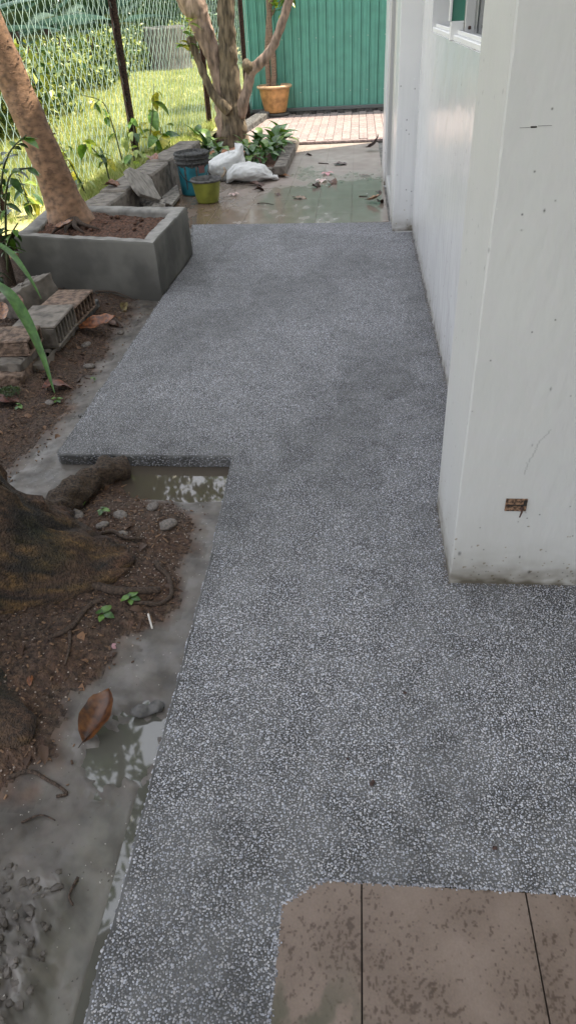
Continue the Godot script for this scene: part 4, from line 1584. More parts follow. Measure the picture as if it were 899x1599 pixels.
# ---------------------------------------------------------------- beyond the fence
func background() -> void:
	var lf := small_leaf(0.13, 0.07)
	var spots := [[-5.2, -10.4, 1.35, "leftmost, behind the leaning trunk"], [-5.5, -12.6, 1.4, "second from the left, right of the leaning trunk"], [-5.7, -14.6, 1.3, "third from the left"], [-5.9, -16.9, 1.45, "fourth from the left, left of the near rusty post"], [-6.2, -19.4, 1.35, "fifth from the left, behind the near rusty post"], [-6.5, -22.2, 1.5, "left of the grey stump"], [-5.5, -27.0, 1.6, "behind the grey stump"], [-3.6, -31.0, 1.5, "right of the grey stump"]]
	var bm := leafy(Color(1, 1, 1), 0.6, 0.4)
	for s in spots:
		var o := thing("hedge_shrub", "green hedge shrub across the lawn, " + s[3], "shrub", Vector3(s[0], 0.2, s[1]), "hedge shrubs across the lawn")
		for k in 5:
			var a := k * 1.3
			part("stem", tube([Vector3(cos(a) * 0.1, 0, sin(a) * 0.1), Vector3(cos(a) * 0.3, 0.5, sin(a) * 0.3), Vector3(cos(a) * 0.5, 0.95, sin(a) * 0.5)], [0.03, 0.02, 0.01], 6).mesh(), M.twig, o)
		var cc := []
		for k in 26:
			var a := rng.randf() * TAU
			var d := rng.randf() * 0.95
			cc.append([Vector3(cos(a) * d, 0.15 + rng.randf() * 0.75 * s[2] * 0.55, sin(a) * d * 1.25), rng.randf_range(0.22, 0.42)])
		crown("foliage", o, cc, 4200, lf, bm, [Color(0.025, 0.075, 0.014), Color(0.42, 0.46, 0.11)], 0.6, 1.25)
	# dark row along the right side of the lawn
	var dark := [[-2.6, -24.0, "nearest the green metal fence"], [-3.1, -28.0, "in the middle of its row"], [-1.2, -22.0, "hidden mostly behind the potted tree"], [-2.0, -34.0, "at the far end of the lawn"], [-6.3, -30.0, "tallest, behind the grey stump"], [-8.6, -31.0, "left of the grey stump, in the shade"]]
	for s in dark:
		var o := thing("dark_bush", "dark green bush at the lawn's far side, " + s[2], "bush", Vector3(s[0], 0.2, s[1]), "dark bushes at the far side of the lawn")
		part("stem", tube([Vector3.ZERO, Vector3(0.05, 0.8, 0), Vector3(0, 1.6, 0)], [0.05, 0.04, 0.02], 7).mesh(), M.twig, o)
		var cc := []
		for k in 24:
			var a := rng.randf() * TAU
			var d := rng.randf() * 1.0
			cc.append([Vector3(cos(a) * d * 1.2, 0.2 + rng.randf() * 2.4, sin(a) * d * 1.6), rng.randf_range(0.4, 0.6)])
		crown("foliage", o, cc, 4200, lf, bm, [Color(0.025, 0.085, 0.035), Color(0.10, 0.2, 0.06)], 0.8, 1.4)
	# palms
	var frond := frond_mesh()
	var pm := leafy(Color(1, 1, 1), 0.3, 0.35)
	pm.albedo_color = Color(0.03, 0.075, 0.05).linear_to_srgb()
	var palms := [[-7.6, -13.0, 1.0, "leftmost"], [-7.9, -16.2, 1.15, "second from the left"], [-8.3, -19.8, 1.2, "third from the left"], [-9.0, -23.8, 1.25, "fourth from the left"], [-8.6, -28.5, 1.3, "rightmost, farthest away"], [-10.5, -15.0, 1.3, "standing behind the others"]]
	for s in palms:
		var o := thing("palm", "clump of dark blue green palm fronds behind the hedge, " + s[3], "palm", Vector3(s[0], 0.2, s[1]), "palms behind the hedge")
		part("trunk", tube([Vector3.ZERO, Vector3(0.03, 0.6, 0), Vector3(0, 1.3, 0.03)], [0.16, 0.13, 0.1], 9, 0.15, 6.0, 4).mesh(), M.twig, o)
		for k in 24:
			part("frond", frond, pm, o, Vector3(0, 0.8 + 0.03 * k, 0), spin(k * 2.4 + rng.randf() * 0.3, -1.25 + 0.05 * (24 - k) * 0.9 + rng.randf_range(-0.1, 0.1)).scaled(Vector3.ONE * s[2] * rng.randf_range(0.85, 1.1)))
	# tall trees far behind, dense and dark
	var far_leaf := small_leaf(0.34, 0.2)
	for k in 12:
		var x := -18.5 + k * 2.4 + rng.randf_range(-0.6, 0.6)
		var z := -36.0 - rng.randf() * 6.0 if k > 2 else -22.0 - k * 5.0
		var names := ["at the far left", "second from the left", "third from the left", "fourth, left of the near post", "fifth, behind the near post", "sixth, behind the stump", "seventh, behind the two trunks", "eighth, above the plant pot", "ninth, left part of the metal fence", "tenth, middle of the metal fence", "eleventh, right part of the metal fence", "last, hidden by the house"]
		var o := thing("far_tree", "tall dark tree of the distant row, " + names[k], "tree", Vector3(x, 0.1, z), "distant row of trees")
		part("trunk", tube([Vector3.ZERO, Vector3(0.1, 1.6, 0), Vector3(0, 4.5, 0)], [0.25, 0.2, 0.1], 9, 0.2, 3.0, 4).mesh(), M.twig, o)
		var cc := []
		for q in 30:
			var a := rng.randf() * TAU
			var d := rng.randf() * 2.7
			cc.append([Vector3(cos(a) * d, 0.2 + pow(rng.randf(), 1.5) * 6.0, sin(a) * d), rng.randf_range(0.7, 1.2)])
		crown("crown", o, cc, 4600, far_leaf, bm, [Color(0.03, 0.085, 0.03), Color(0.12, 0.2, 0.06)], 0.8, 1.4)
	# weathered stump on the lawn's far edge
	var st := thing("tree_stump", "broad weathered grey stump at the far edge of the lawn", "stump", Vector3(-5.2, 0.2, -22.3))
	var rows := []
	for k in 14:
		var y := -0.1 + k * 0.085
		var row := PackedVector3Array()
		for s in 60:
			var t := TAU * s / 60.0
			var r := 0.56 + 0.12 * exp(-y * 3.0) + 0.05 * fn.get_noise_2d(cos(t) * 5.0, sin(t) * 5.0) + 0.03 * fine.get_noise_2d(cos(t) * 16.0, sin(t) * 16.0)
			row.append(Vector3(cos(t) * r, minf(y, 0.98 + 0.06 * fn.get_noise_2d(cos(t) * 3.0, sin(t) * 3.0)), sin(t) * r))
		rows.append(row)
	var top := PackedVector3Array()
	top.resize(60)
	top.fill(Vector3(0, 0.97, 0))
	rows.append(top)
	var g := Geo.new()
	g.surf(rows, true, 1)
	part("bark", g.mesh(), rich(Color(0.22, 0.205, 0.185), 0.95, 0.6, 1.5, 1.5, false, 95, 0.03, Vector3(2.5, 0.3, 2.5)), st)


func frond_mesh() -> ArrayMesh:
	var g := Geo.new()
	var n := 40
	for k in range(2, n):
		var t := float(k) / n
		var z := 1.7 * t
		var y := -0.75 * t * t
		for s: float in [-1.0, 1.0]:
			var ln := 0.42 * sin(PI * (0.12 + t * 0.85)) + 0.05
			var a := Vector3(0, y, z)
			var d := Vector3(s * 0.8, -0.35, 0.55).normalized()
			var b := a + d * ln * 0.5
			var c := a + d * ln + Vector3(0, -0.12 * ln, 0)
			var w := Vector3(0, 0.007, 0.013)
			var nn := Vector3(s * 0.3, 0.9, 0.2).normalized()
			g.poly([a - w, b - w * 1.1, b + w * 1.1, a + w], nn)
			g.poly([b - w * 1.1, c, b + w * 1.1], nn)
	for k in n:
		var t := float(k) / n
		var u := float(k + 1) / n
		g.poly([Vector3(-0.012, -0.75 * t * t, 1.7 * t), Vector3(0.012, -0.75 * t * t, 1.7 * t), Vector3(0.01, -0.75 * u * u, 1.7 * u), Vector3(-0.01, -0.75 * u * u, 1.7 * u)], Vector3.UP)
	return g.mesh()


# ---------------------------------------------------------------- pot, pails, sacks
func pot() -> void:
	var at := Vector3(-1.34, 0.03, -13.02)
	var o := thing("plant_pot", "large orange clay pot with pale rim before the green metal fence", "pot", at)
	var clay := rich(Color(0.62, 0.32, 0.12), 0.45, 0.3, 2.0, 0.1, false, 101, 0.015)
	var g := Geo.new()
	g.lathe(Vector3.ZERO, [Vector2(0.0, 0.05), Vector2(0.165, 0.05), Vector2(0.175, 0.06), Vector2(0.2, 0.16), Vector2(0.228, 0.28), Vector2(0.248, 0.395), Vector2(0.25, 0.40)], 40)
	part("body", g.mesh(), clay, o)
	g = Geo.new()
	g.lathe(Vector3.ZERO, [Vector2(0.25, 0.392), Vector2(0.276, 0.396), Vector2(0.284, 0.41), Vector2(0.28, 0.428), Vector2(0.262, 0.436), Vector2(0.244, 0.43), Vector2(0.24, 0.36)], 40)
	part("rim", g.mesh(), rich(Color(0.72, 0.46, 0.26), 0.45, 0.25, 2.0, 0.1, false, 102), o)
	g = Geo.new()
	g.lathe(Vector3.ZERO, [Vector2(0.242, 0.375), Vector2(0.1, 0.39), Vector2(0.0, 0.395)], 24)
	part("soil", g.mesh(), M.soil, o)
	g = Geo.new()
	g.lathe(Vector3.ZERO, [Vector2(0.0, 0.0), Vector2(0.2, 0.0), Vector2(0.22, 0.012), Vector2(0.225, 0.045), Vector2(0.21, 0.05), Vector2(0.19, 0.03), Vector2(0, 0.03)], 32)
	part("saucer", g.mesh(), M.cement, o)
	var t := thing("potted_tree", "slender two stemmed tree growing in the orange clay pot", "tree", at + Vector3(0, 0.39, 0))
	var off := -t.position
	var bark := rich(Color(0.36, 0.25, 0.18), 0.85, 0.5, 4.0, 0.6, false, 103, 0.04)
	part("stem", tube([Vector3(-1.42, 0.40, -13.0), Vector3(-1.425, 0.8, -13.0), Vector3(-1.39, 1.16, -13.0), Vector3(-1.335, 1.56, -13.0), Vector3(-1.28, 2.1, -13.0)], [0.045, 0.042, 0.045, 0.04, 0.025], 10, 0.3, 9.0, 5).mesh(), bark, t, off)
	part("stem", tube([Vector3(-1.35, 0.40, -12.98), Vector3(-1.33, 0.74, -12.98), Vector3(-1.355, 1.08, -12.98), Vector3(-1.36, 1.5, -12.98), Vector3(-1.4, 2.0, -12.98)], [0.05, 0.045, 0.04, 0.038, 0.025], 10, 0.3, 9.0, 5).mesh(), bark, t, off)
	var lm := leaf_mesh(0.16, 0.07, 0.2, 0.5, 4, 0.7)
	for k in 30:
		part("leaf", lm, M.sprig[[2, 0, 2][k % 3]], t, Vector3(-1.17 + rng.randfn() * 0.1, 1.55 + rng.randfn() * 0.1, -12.95 + rng.randfn() * 0.1) + off, spin(rng.randf() * TAU, rng.randf_range(-0.8, 0.6), rng.randf_range(-0.5, 0.5)))
	part("twig", tube([Vector3(-1.335, 1.35, -13.0), Vector3(-1.25, 1.48, -12.97), Vector3(-1.16, 1.56, -12.95)], [0.014, 0.01, 0.006], 6).mesh(), bark, t, off)
	var cc := []
	for k in 10:
		cc.append([Vector3(rng.randf_range(-0.5, 0.5), 1.7 + rng.randf() * 0.8, rng.randf_range(-0.4, 0.4)), 0.3])
	crown("crown", t, cc, 700, small_leaf(0.13, 0.06), M.leaf, [Color(0.06, 0.13, 0.025), Color(0.25, 0.33, 0.05)])


func pails_and_sacks() -> void:
	# blue bucket, its upper third caked with cement
	var o := thing("blue_bucket", "tall blue paint bucket caked with grey cement round its top", "bucket", Vector3(-1.63, -0.008, -7.52))
	var blue := rich(Color(0.025, 0.21, 0.27), 0.4, 0.3, 1.5, 0.0, false, 111, 0.012)
	var g := Geo.new()
	g.lathe(Vector3.ZERO, [Vector2(0.0, 0.002), Vector2(0.132, 0.002), Vector2(0.138, 0.012), Vector2(0.15, 0.2), Vector2(0.156, 0.285)], 36)
	part("body", g.mesh(), blue, o)
	g = Geo.new()
	var crust := [Vector2(0.1555, 0.262), Vector2(0.159, 0.285), Vector2(0.172, 0.292), Vector2(0.173, 0.302), Vector2(0.162, 0.306), Vector2(0.162, 0.325), Vector2(0.175, 0.33), Vector2(0.176, 0.34), Vector2(0.164, 0.345), Vector2(0.165, 0.358), Vector2(0.178, 0.364), Vector2(0.178, 0.376), Vector2(0.168, 0.384), Vector2(0.152, 0.38), Vector2(0.146, 0.36), Vector2(0.1, 0.365), Vector2(0.0, 0.375)]
	var rows := []
	for p: Vector2 in crust:
		var row := PackedVector3Array()
		for k in 40:
			var t := TAU * k / 40.0
			var j := 0.004 * fine.get_noise_3d(cos(t) * 9.0, p.y * 60.0, sin(t) * 9.0)
			var dy := 0.02 * fn.get_noise_2d(cos(t) * 5.0, sin(t) * 5.0) if p.y < 0.27 else 0.0
			if p.x < 0.15:
				j = 0.0
				dy = 0.014 * fine.get_noise_2d(cos(t) * p.x * 60.0, sin(t) * p.x * 60.0)
			row.append(Vector3(cos(t) * (p.x + j), p.y + dy, sin(t) * (p.x + j)))
		rows.append(row)
	g.surf(rows, true, 1)
	part("cement_crust", g.mesh(), rich(Color(0.085, 0.085, 0.083), 0.85, 0.5, 6.0, 0.6, false, 112), o)
	for a: float in [1.15, 1.9]:
		g = Geo.new()
		var rs := []
		for k in 9:
			var y := 0.27 - k * 0.026
			var r := 0.1585 - k * 0.0018
			var row := PackedVector3Array()
			for s in 5:
				var t := a + (s - 2) * 0.035 * (1.0 - 0.06 * k) + 0.02 * fn.get_noise_1d(y * 30.0 + a * 9.0)
				row.append(Vector3(cos(t) * r, y, sin(t) * r))
			rs.append(row)
		g.surf(rs, false, 2)
		part("cement_run", g.mesh(), M.cement_dark, o)
	part("handle", tube([Vector3(0.165, 0.3, 0.03), Vector3(0.17, 0.22, 0.1), Vector3(0.1, 0.15, 0.155), Vector3(-0.02, 0.14, 0.165), Vector3(-0.1, 0.22, 0.145), Vector3(-0.13, 0.31, 0.11)], [0.0035, 0.0035, 0.0035, 0.0035, 0.0035, 0.0035], 6, 0.0, 1.0, 5).mesh(), M.rust, o)
	g = Geo.new()
	var ls := []
	for k in 4:
		var row := PackedVector3Array()
		for s in 7:
			var t := 0.55 + s * 0.075
			var r := 0.1548 - k * 0.0012 + 0.003
			row.append(Vector3(cos(t) * r, 0.272 - k * 0.022, sin(t) * r))
		ls.append(row)
	g.surf(ls, false, 2)
	part("red_label", g.mesh(), mat(Color(0.16, 0.08, 0.08), 0.7), o)

	o = thing("yellow_pail", "squat yellow green pail with cement crusted rim beside the blue bucket", "pail", Vector3(-1.432, -0.008, -7.12))
	var yel := rich(Color(0.29, 0.31, 0.05), 0.45, 0.28, 1.5, 0.0, false, 114, 0.012)
	g = Geo.new()
	g.lathe(Vector3.ZERO, [Vector2(0.0, 0.002), Vector2(0.098, 0.002), Vector2(0.104, 0.01), Vector2(0.138, 0.195)], 36)
	part("body", g.mesh(), yel, o)
	g = Geo.new()
	g.lathe(Vector3.ZERO, [Vector2(0.137, 0.188), Vector2(0.148, 0.19), Vector2(0.152, 0.2), Vector2(0.146, 0.212), Vector2(0.134, 0.21), Vector2(0.128, 0.16), Vector2(0.11, 0.15), Vector2(0.06, 0.165), Vector2(0.0, 0.16)], 36)
	part("cement_rim", g.mesh(), M.cement_dark, o)
	part("grip", tube([Vector3(0.12, 0.18, -0.08), Vector3(0.17, 0.235, -0.14), Vector3(0.15, 0.26, -0.19)], [0.012, 0.013, 0.013], 8, 0.2, 20.0, 3).mesh(), rich(Color(0.3, 0.24, 0.18), 0.8, 0.4, 8.0, 0.2, false, 115), o)

	var cloth := rich(Color(0.66, 0.66, 0.65), 0.7, 0.1, 1.5, 0.06, false, 116, 0.02)
	sack("white_sack", "crumpled white woven sack standing upright behind the pails", Vector3(-1.40, -0.01, -8.17), Vector3(0.235, 0.29, 0.17), 0.0, true, cloth)
	sack("white_sack", "tied white woven sack lying on its side on wet tiles", Vector3(-1.11, -0.01, -8.02), Vector3(0.265, 0.185, 0.17), 0.15, false, cloth)


func sack(called: String, label: String, at: Vector3, size: Vector3, yaw: float, upright: bool, m: Material) -> void:
	var o := thing(called, label, "sack", at, "white sacks on the tiles", spin(yaw))
	var rows := []
	for k in 30:
		var v := k / 29.0
		var row := PackedVector3Array()
		for s in 56:
			var t := TAU * s / 56.0
			var p := Vector3()
			if upright:
				var r := pow(sin(PI * clampf(v * 0.9 + 0.06, 0, 1)), 0.4)
				if k == 0 or k == 29:
					r = 0.0
				p = Vector3(cos(t) * r, v, sin(t) * r)
				p.x *= 1.0 - 0.35 * v
				p.x += 0.45 * soft(0.55, 1.0, v)
				p.y += 0.22 * soft(0.2, 1.0, cos(t)) * soft(0.5, 0.9, v)
			else:
				var x := v * 2.0 - 1.0
				var r := pow(maxf(0.0, 1.0 - x * x), 0.42) * (1.0 - 0.45 * soft(0.25, 1.0, x))
				if k == 0 or k == 29:
					r = 0.0
				p = Vector3(x * 1.08, (sin(t) * r * 0.5 + 0.5 * minf(1.0, r + 0.1)) * (1.0 - 0.3 * soft(0.1, 1.0, x)), cos(t) * r)
			var w := p * size
			var f1 := fn.get_noise_3d(w.x * 9.0, w.y * 9.0 + at.z, w.z * 9.0)
			var fold := absf(fn.get_noise_3d((w.x if upright else w.x * 0.35) * 26.0, w.y * (8.0 if upright else 30.0), w.z * 26.0 + 4.0))
			var out := Vector3(cos(t), 0.3, sin(t)) if upright else Vector3(0, sin(t), cos(t))
			var amp := 0.0 if k == 0 or k == 29 else 1.0
			w += out * amp * (0.055 * f1 - 0.03 * (0.3 - fold))
			w.y = maxf(w.y, 0.0)
			row.append(w)
		rows.append(row)
	var g := Geo.new()
	g.surf(rows, true, 1)
	part("cloth", g.mesh(), m, o)
	if not upright:
		part("neck_tie", tube([Vector3(0.215, 0.05, -0.06), Vector3(0.225, 0.09, 0.0), Vector3(0.22, 0.05, 0.06)], [0.006, 0.006, 0.006], 6, 0.0, 1.0, 4).mesh(), M.twig, o)


# ---------------------------------------------------------------- bricks and rubble
func hollow_brick(called: String, label: String, at: Vector3, size: Vector3, yaw: float, m: Material, holes: int, group := "", tilt := Vector2.ZERO) -> void:
	var o := thing(called, label, "brick", at, group, spin(yaw, tilt.x, tilt.y))
	if holes == 0:
		part("body", rough_block(size, 0.012), m, o)
		return
	# the face towards the path (+x) is open cells between webs
	var T := 0.014
	var h := size / 2
	var g := Geo.new()
	var depth := 0.09
	g.box(Vector3(-depth / 2, 0, 0), Vector3(size.x - depth, size.y - T * 2, size.z - 0.006))
	g.box(Vector3(0, h.y - T / 2, 0), Vector3(size.x, T, size.z), 0.005)
	g.box(Vector3(0, -h.y + T / 2, 0), Vector3(size.x, T, size.z), 0.005)
	for k in holes + 1:
		var z := -h.z + 0.006 + (size.z - 0.012) * k / holes
		g.box(Vector3(h.x - depth / 2 - 0.002, 0, z), Vector3(depth - 0.004, size.y - T * 2, 0.013 + 0.004 * rng.randf()), 0.003)
	part("body", g.mesh(), m, o)


func rough_block(size: Vector3, amp: float) -> ArrayMesh:
	var g := Geo.new()
	var h := size / 2
	var rows := []
	for k in 12:
		var y: float = [-1.0, -1.0, -0.9, -0.6, -0.2, 0.2, 0.5, 0.8, 0.94, 1.0, 1.0, 1.0][k]
		var sc: float = [0.0, 0.95, 1, 1, 1, 1, 1, 1, 0.99, 0.95, 0.5, 0.0][k]
		var row := PackedVector3Array()
		for s in 48:
			var t := s / 48.0 * 4.0
			var q := Vector2()
			var f := fmod(t, 1.0) * 2.0 - 1.0
			match int(t):
				0: q = Vector2(f, -1)
				1: q = Vector2(1, f)
				2: q = Vector2(-f, 1)
				3: q = Vector2(-1, -f)
			q = q * sc
			var p := Vector3(q.x * h.x, y * h.y, q.y * h.z)
			var seed_at := size * 17.0
			p += Vector3(fine.get_noise_3dv(p * 24.0 + seed_at), fine.get_noise_3dv(p * 24.0 + seed_at + Vector3(9, 0, 0)), fine.get_noise_3dv(p * 24.0 + seed_at + Vector3(0, 9, 0))) * amp
			row.append(p)
		rows.append(row)
	g.surf(rows, true, 1)
	return g.mesh()


func bricks() -> void:
	var gp := "old bricks and slabs stacked by the planter"
	# lower course: thin grey slabs along the path side
	hollow_brick("concrete_slab", "thin grey slab at the bottom of the brick stack's path side", Vector3(-1.79, -0.005, -3.62), Vector3(0.27, 0.055, 0.62), 0.02, M.block, 0, gp)
	hollow_brick("concrete_slab", "thin dark slab under the farthest hollow brick of the stack", Vector3(-1.78, 0.0, -4.12), Vector3(0.26, 0.06, 0.36), -0.03, M.cement_dark, 0, gp)
	hollow_brick("hollow_brick", "grey hollow brick with row of square holes, middle of the stack", Vector3(-1.755, 0.087, -3.69), Vector3(0.25, 0.125, 0.35), 0.03, M.block, 7, gp)
	hollow_brick("hollow_brick", "brown hollow brick with holes, farthest in the stack next to planter", Vector3(-1.745, 0.075, -4.03), Vector3(0.23, 0.11, 0.32), -0.04, M.old_brick, 6, gp)
	hollow_brick("hollow_brick", "reddish hollow brick at the near end of the stack, on top", Vector3(-1.86, 0.125, -3.38), Vector3(0.35, 0.085, 0.22), 0.06, M.old_brick, 3, gp)
	hollow_brick("broken_brick", "mossy broken brick second from top at the stack's near end", Vector3(-1.88, 0.055, -3.33), Vector3(0.36, 0.05, 0.26), -0.05, M.block, 0, gp)
	hollow_brick("broken_brick", "crumbling brown brick at the bottom of the stack's near end", Vector3(-1.89, 0.005, -3.27), Vector3(0.38, 0.06, 0.27), 0.08, M.old_brick, 0, gp)
	hollow_brick("concrete_block", "tilted dark grey block leaning behind the hollow bricks", Vector3(-2.07, 0.085, -4.2), Vector3(0.17, 0.15, 0.36), -0.42, M.block, 0, gp, Vector2(0.10, 0.2))
	# broken concrete plates by the kerb
	plate_rubble("broken_plate", "long broken grey concrete plate leaning on the kerb wall", [Vector3(-1.945, 0.439, -6.304), Vector3(-1.942, 0.436, -6.436), Vector3(-1.868, 0.325, -6.696), Vector3(-1.838, 0.279, -6.709), Vector3(-1.804, 0.229, -6.634), Vector3(-1.749, 0.145, -6.59), Vector3(-1.755, 0.155, -6.498), Vector3(-1.825, 0.26, -6.232), Vector3(-1.863, 0.317, -6.227)], 0.032)
	plate_rubble("broken_plate", "flat broken grey plate lying between kerb and blue bucket", [Vector3(-1.973, 0.04, -7.425), Vector3(-1.947, 0.04, -7.722), Vector3(-1.855, 0.04, -7.708), Vector3(-1.731, 0.04, -7.245), Vector3(-1.72, 0.04, -6.818), Vector3(-1.82, 0.04, -6.934)], 0.028)
	tag(part("broken_block", rough_block(Vector3(0.19, 0.15, 0.2), 0.03), M.plate, self, Vector3(-1.80, 0.055, -6.5), spin(0.4)), "small pale broken block under the leaning concrete plate", "rubble", "broken plates by the kerb")


func plate_rubble(called: String, label: String, pts: Array, thick: float) -> void:
	var mid := Vector3()
	for p: Vector3 in pts:
		mid += p
	mid /= pts.size()
	var n := Vector3()
	for k in pts.size():
		n += (pts[k] - mid).cross(pts[(k + 1) % pts.size()] - mid)
	n = n.normalized()
	if n.y < 0:
		n = -n
	var o := thing(called, label, "rubble", mid, "broken plates by the kerb")
	var g := Geo.new()
	for k in pts.size():
		var a: Vector3 = pts[k] - mid
		var b: Vector3 = pts[(k + 1) % pts.size()] - mid
		g.poly([a * 0.96 + n * 0.004, b * 0.96 + n * 0.004, n * 0.004], n)
		g.quad(a * 0.96 + n * 0.004, b * 0.96 + n * 0.004, b, a, -n * 0.2)
		g.quad(a, b, b * 0.98 - n * thick, a * 0.98 - n * thick, Vector3.ZERO)
		g.poly([a * 0.98 - n * thick, b * 0.98 - n * thick, -n * thick], -n)
	part("slab", g.mesh(), M.plate, o)


# ---------------------------------------------------------------- plants on the left
func left_plants() -> void:
	var o := thing("shrub", "sparse green shrub with thin stems before the planter's left end", "shrub", Vector3(-2.36, 0.02, -4.6))
	var off := -o.position
	var stems := [
		[Vector3(-2.36, 0.0, -4.6), Vector3(-2.37, 0.3, -4.6), Vector3(-2.38, 0.55, -4.6), Vector3(-2.33, 0.8, -4.58), Vector3(-2.24, 0.9, -4.55)],
		[Vector3(-2.34, 0.2, -4.6), Vector3(-2.27, 0.42, -4.58), Vector3(-2.2, 0.62, -4.56), Vector3(-2.12, 0.74, -4.55), Vector3(-1.98, 0.77, -4.53)],
		[Vector3(-2.37, 0.4, -4.6), Vector3(-2.25, 0.62, -4.58), Vector3(-2.16, 0.78, -4.55), Vector3(-2.06, 0.88, -4.5), Vector3(-1.95, 0.95, -4.5)],
		[Vector3(-2.36, 0.1, -4.6), Vector3(-2.28, 0.3, -4.55), Vector3(-2.2, 0.4, -4.5), Vector3(-2.12, 0.47, -4.45)],
		[Vector3(-2.4, 0.05, -4.5), Vector3(-2.34, 0.16, -4.4), Vector3(-2.28, 0.24, -4.32)],
	]
	var lm := [leaf_mesh(0.105, 0.048, 0.25, 0.3, 4, 0.75), leaf_mesh(0.085, 0.042, 0.15, 0.6, 4, 0.8)]
	var cm := [tinted(Color(0.05, 0.115, 0.03)), tinted(Color(0.10, 0.2, 0.035)), tinted(Color(0.03, 0.07, 0.03))]
	part("trunk", tube([Vector3(-2.37, -0.02, -4.62), Vector3(-2.365, 0.3, -4.62), Vector3(-2.38, 0.62, -4.61)], [0.042, 0.036, 0.028], 9, 0.2, 9.0, 5).mesh(), M.twig, o, off)
	for k in stems.size():
		var st: Array = stems[k]
		var rr := []
		for q in st.size():
			rr.append(0.009 * (1.0 - 0.7 * q / st.size()))
		part("stem", tube(st, rr, 6, 0.0, 1.0, 4).mesh(), M.stem, o, off)
		for q in (17 if k < 3 else 13):
			var t := 0.25 + 0.75 * q / 17.0
			var f := t * (st.size() - 1)
			var i0 := mini(int(f), st.size() - 2)
			var p: Vector3 = st[i0].lerp(st[i0 + 1], f - i0)
			part("leaf", lm[q % 2], cm[rng.randi() % 3], o, p + off, spin(rng.randf() * TAU, rng.randf_range(-0.5, 0.7), rng.randf_range(-0.5, 0.5)).scaled(Vector3.ONE * rng.randf_range(0.8, 1.25)))
	# strap leaves arching in from the left
	o = thing("strap_plant", "plant with long arching green strap leaves hanging over the bricks", "plant", Vector3(-2.25, 0.05, -3.55))
	off = -o.position
	var sm := tinted(Color(0.07, 0.17, 0.035), 0.5, 0.4)
	for st: Array in [
		[[Vector3(-2.3, 0.05, -3.75), Vector3(-2.33, 0.40, -4.0), Vector3(-2.21, 0.455, -4.1), Vector3(-2.06, 0.40, -4.09), Vector3(-1.93, 0.28, -4.0), Vector3(-1.85, 0.16, -3.93)], 0.05],
		[[Vector3(-2.2, 0.05, -3.4), Vector3(-2.0, 0.42, -3.42), Vector3(-1.80, 0.40, -3.40), Vector3(-1.68, 0.28, -3.32), Vector3(-1.57, 0.13, -3.18), Vector3(-1.49, -0.01, -3.04)], 0.062],
		[[Vector3(-2.3, 0.05, -3.5), Vector3(-2.5, 0.5, -3.3), Vector3(-2.75, 0.5, -3.1), Vector3(-2.95, 0.2, -2.95)], 0.05]]:
		var pts: Array = st[0]
		var rows := []
		var n := (pts.size() - 1) * 6
		for k in n + 1:
			var f := float(k) / 6.0
			var i0 := mini(int(f), pts.size() - 2)
			var a: Vector3 = pts[maxi(i0 - 1, 0)]
			var b: Vector3 = pts[i0]
			var c: Vector3 = pts[i0 + 1]
			var d: Vector3 = pts[mini(i0 + 2, pts.size() - 1)]
			var p := b.cubic_interpolate(c, a, d, f - i0)
			var nx := b.cubic_interpolate(c, a, d, minf(f - i0 + 0.05, 1.05)) - p
			var sd := nx.cross(Vector3.UP).normalized()
			var upv := sd.cross(nx).normalized()
			var t := float(k) / n
			var w: float = st[1] * 0.5 * minf(1.0, (1.0 - t) * 2.3 + 0.04) * minf(1.0, 0.5 + t * 3.0)
			rows.append(PackedVector3Array([p - sd * w + upv * w * 0.35, p - sd * w * 0.5 + upv * w * 0.12, p, p + sd * w * 0.5 + upv * w * 0.12, p + sd * w + upv * w * 0.35]))
		var g := Geo.new()
		g.surf(rows, false, 0)
		part("leaf", g.mesh(), sm, o, off)
	# tiny weeds on the soil
	var spots := [[-0.705, -1.575, 0.034, 5, "under the curled root, right of the moss"], [-0.765, -1.49, 0.038, 4, "on bare soil below the curled root"], [-1.05, -2.13, 0.03, 4, "beside the broken root log"], [-0.93, -2.02, 0.028, 4, "among stones at the foot of the root log"], [-1.47, -3.0, 0.03, 5, "on the mud edge near the red brown leaf"], [-1.62, -2.9, 0.028, 5, "left of the red brown leaf"], [-1.36, -3.25, 0.02, 5, "smallest, at the slab edge"]]
	for s in spots:
		var w := thing("weed", "tiny green seedling " + s[4], "weed", ground_pt(s[0], s[1]), "seedlings on the soil")
		var l := leaf_mesh(s[2], s[2] * 0.72, 0.1, 0.4, 4, 0.8)
		for k: int in s[3]:
			part("leaf", l, cm[(k + 1) % 2], w, Vector3(0, 0.014 + 0.003 * k, 0), spin(k * TAU / s[3] + 0.4 + s[0] * 9.0, -0.1 + 0.1 * (k % 2)).scaled(Vector3.ONE * (0.8 + 0.2 * (k % 3))))
		part("stem", tube([Vector3(0, -0.004, 0), Vector3(0, 0.02, 0)], [0.0015, 0.001], 5).mesh(), M.stem, w)
	# moss pads
	for s: Array in [[-0.885, -1.66, 0.05, "beside the thin roots at the buttress tip"], [-1.72, -3.02, 0.06, "below the near end of the brick stack"]]:
		var w := thing("moss", "small dark green moss cushion " + s[3], "moss", ground_pt(s[0], s[1]), "moss cushions")
		var where := []
		var tint := []
		for k in 700:
			var a := rng.randf() * TAU
			var d: float = s[2] * sqrt(rng.randf())
			where.append(Transform3D(random_basis(rng.randf_range(0.6, 1.2)), Vector3(cos(a) * d, 0.012 * (1.0 - d / s[2]) + 0.004, sin(a) * d)))
			tint.append(Color(0.02, 0.045, 0.012).lerp(Color(0.06, 0.10, 0.02), rng.randf()))
		scatter("moss_tufts", small_leaf(0.012, 0.005), M.leaf, w, where, tint)


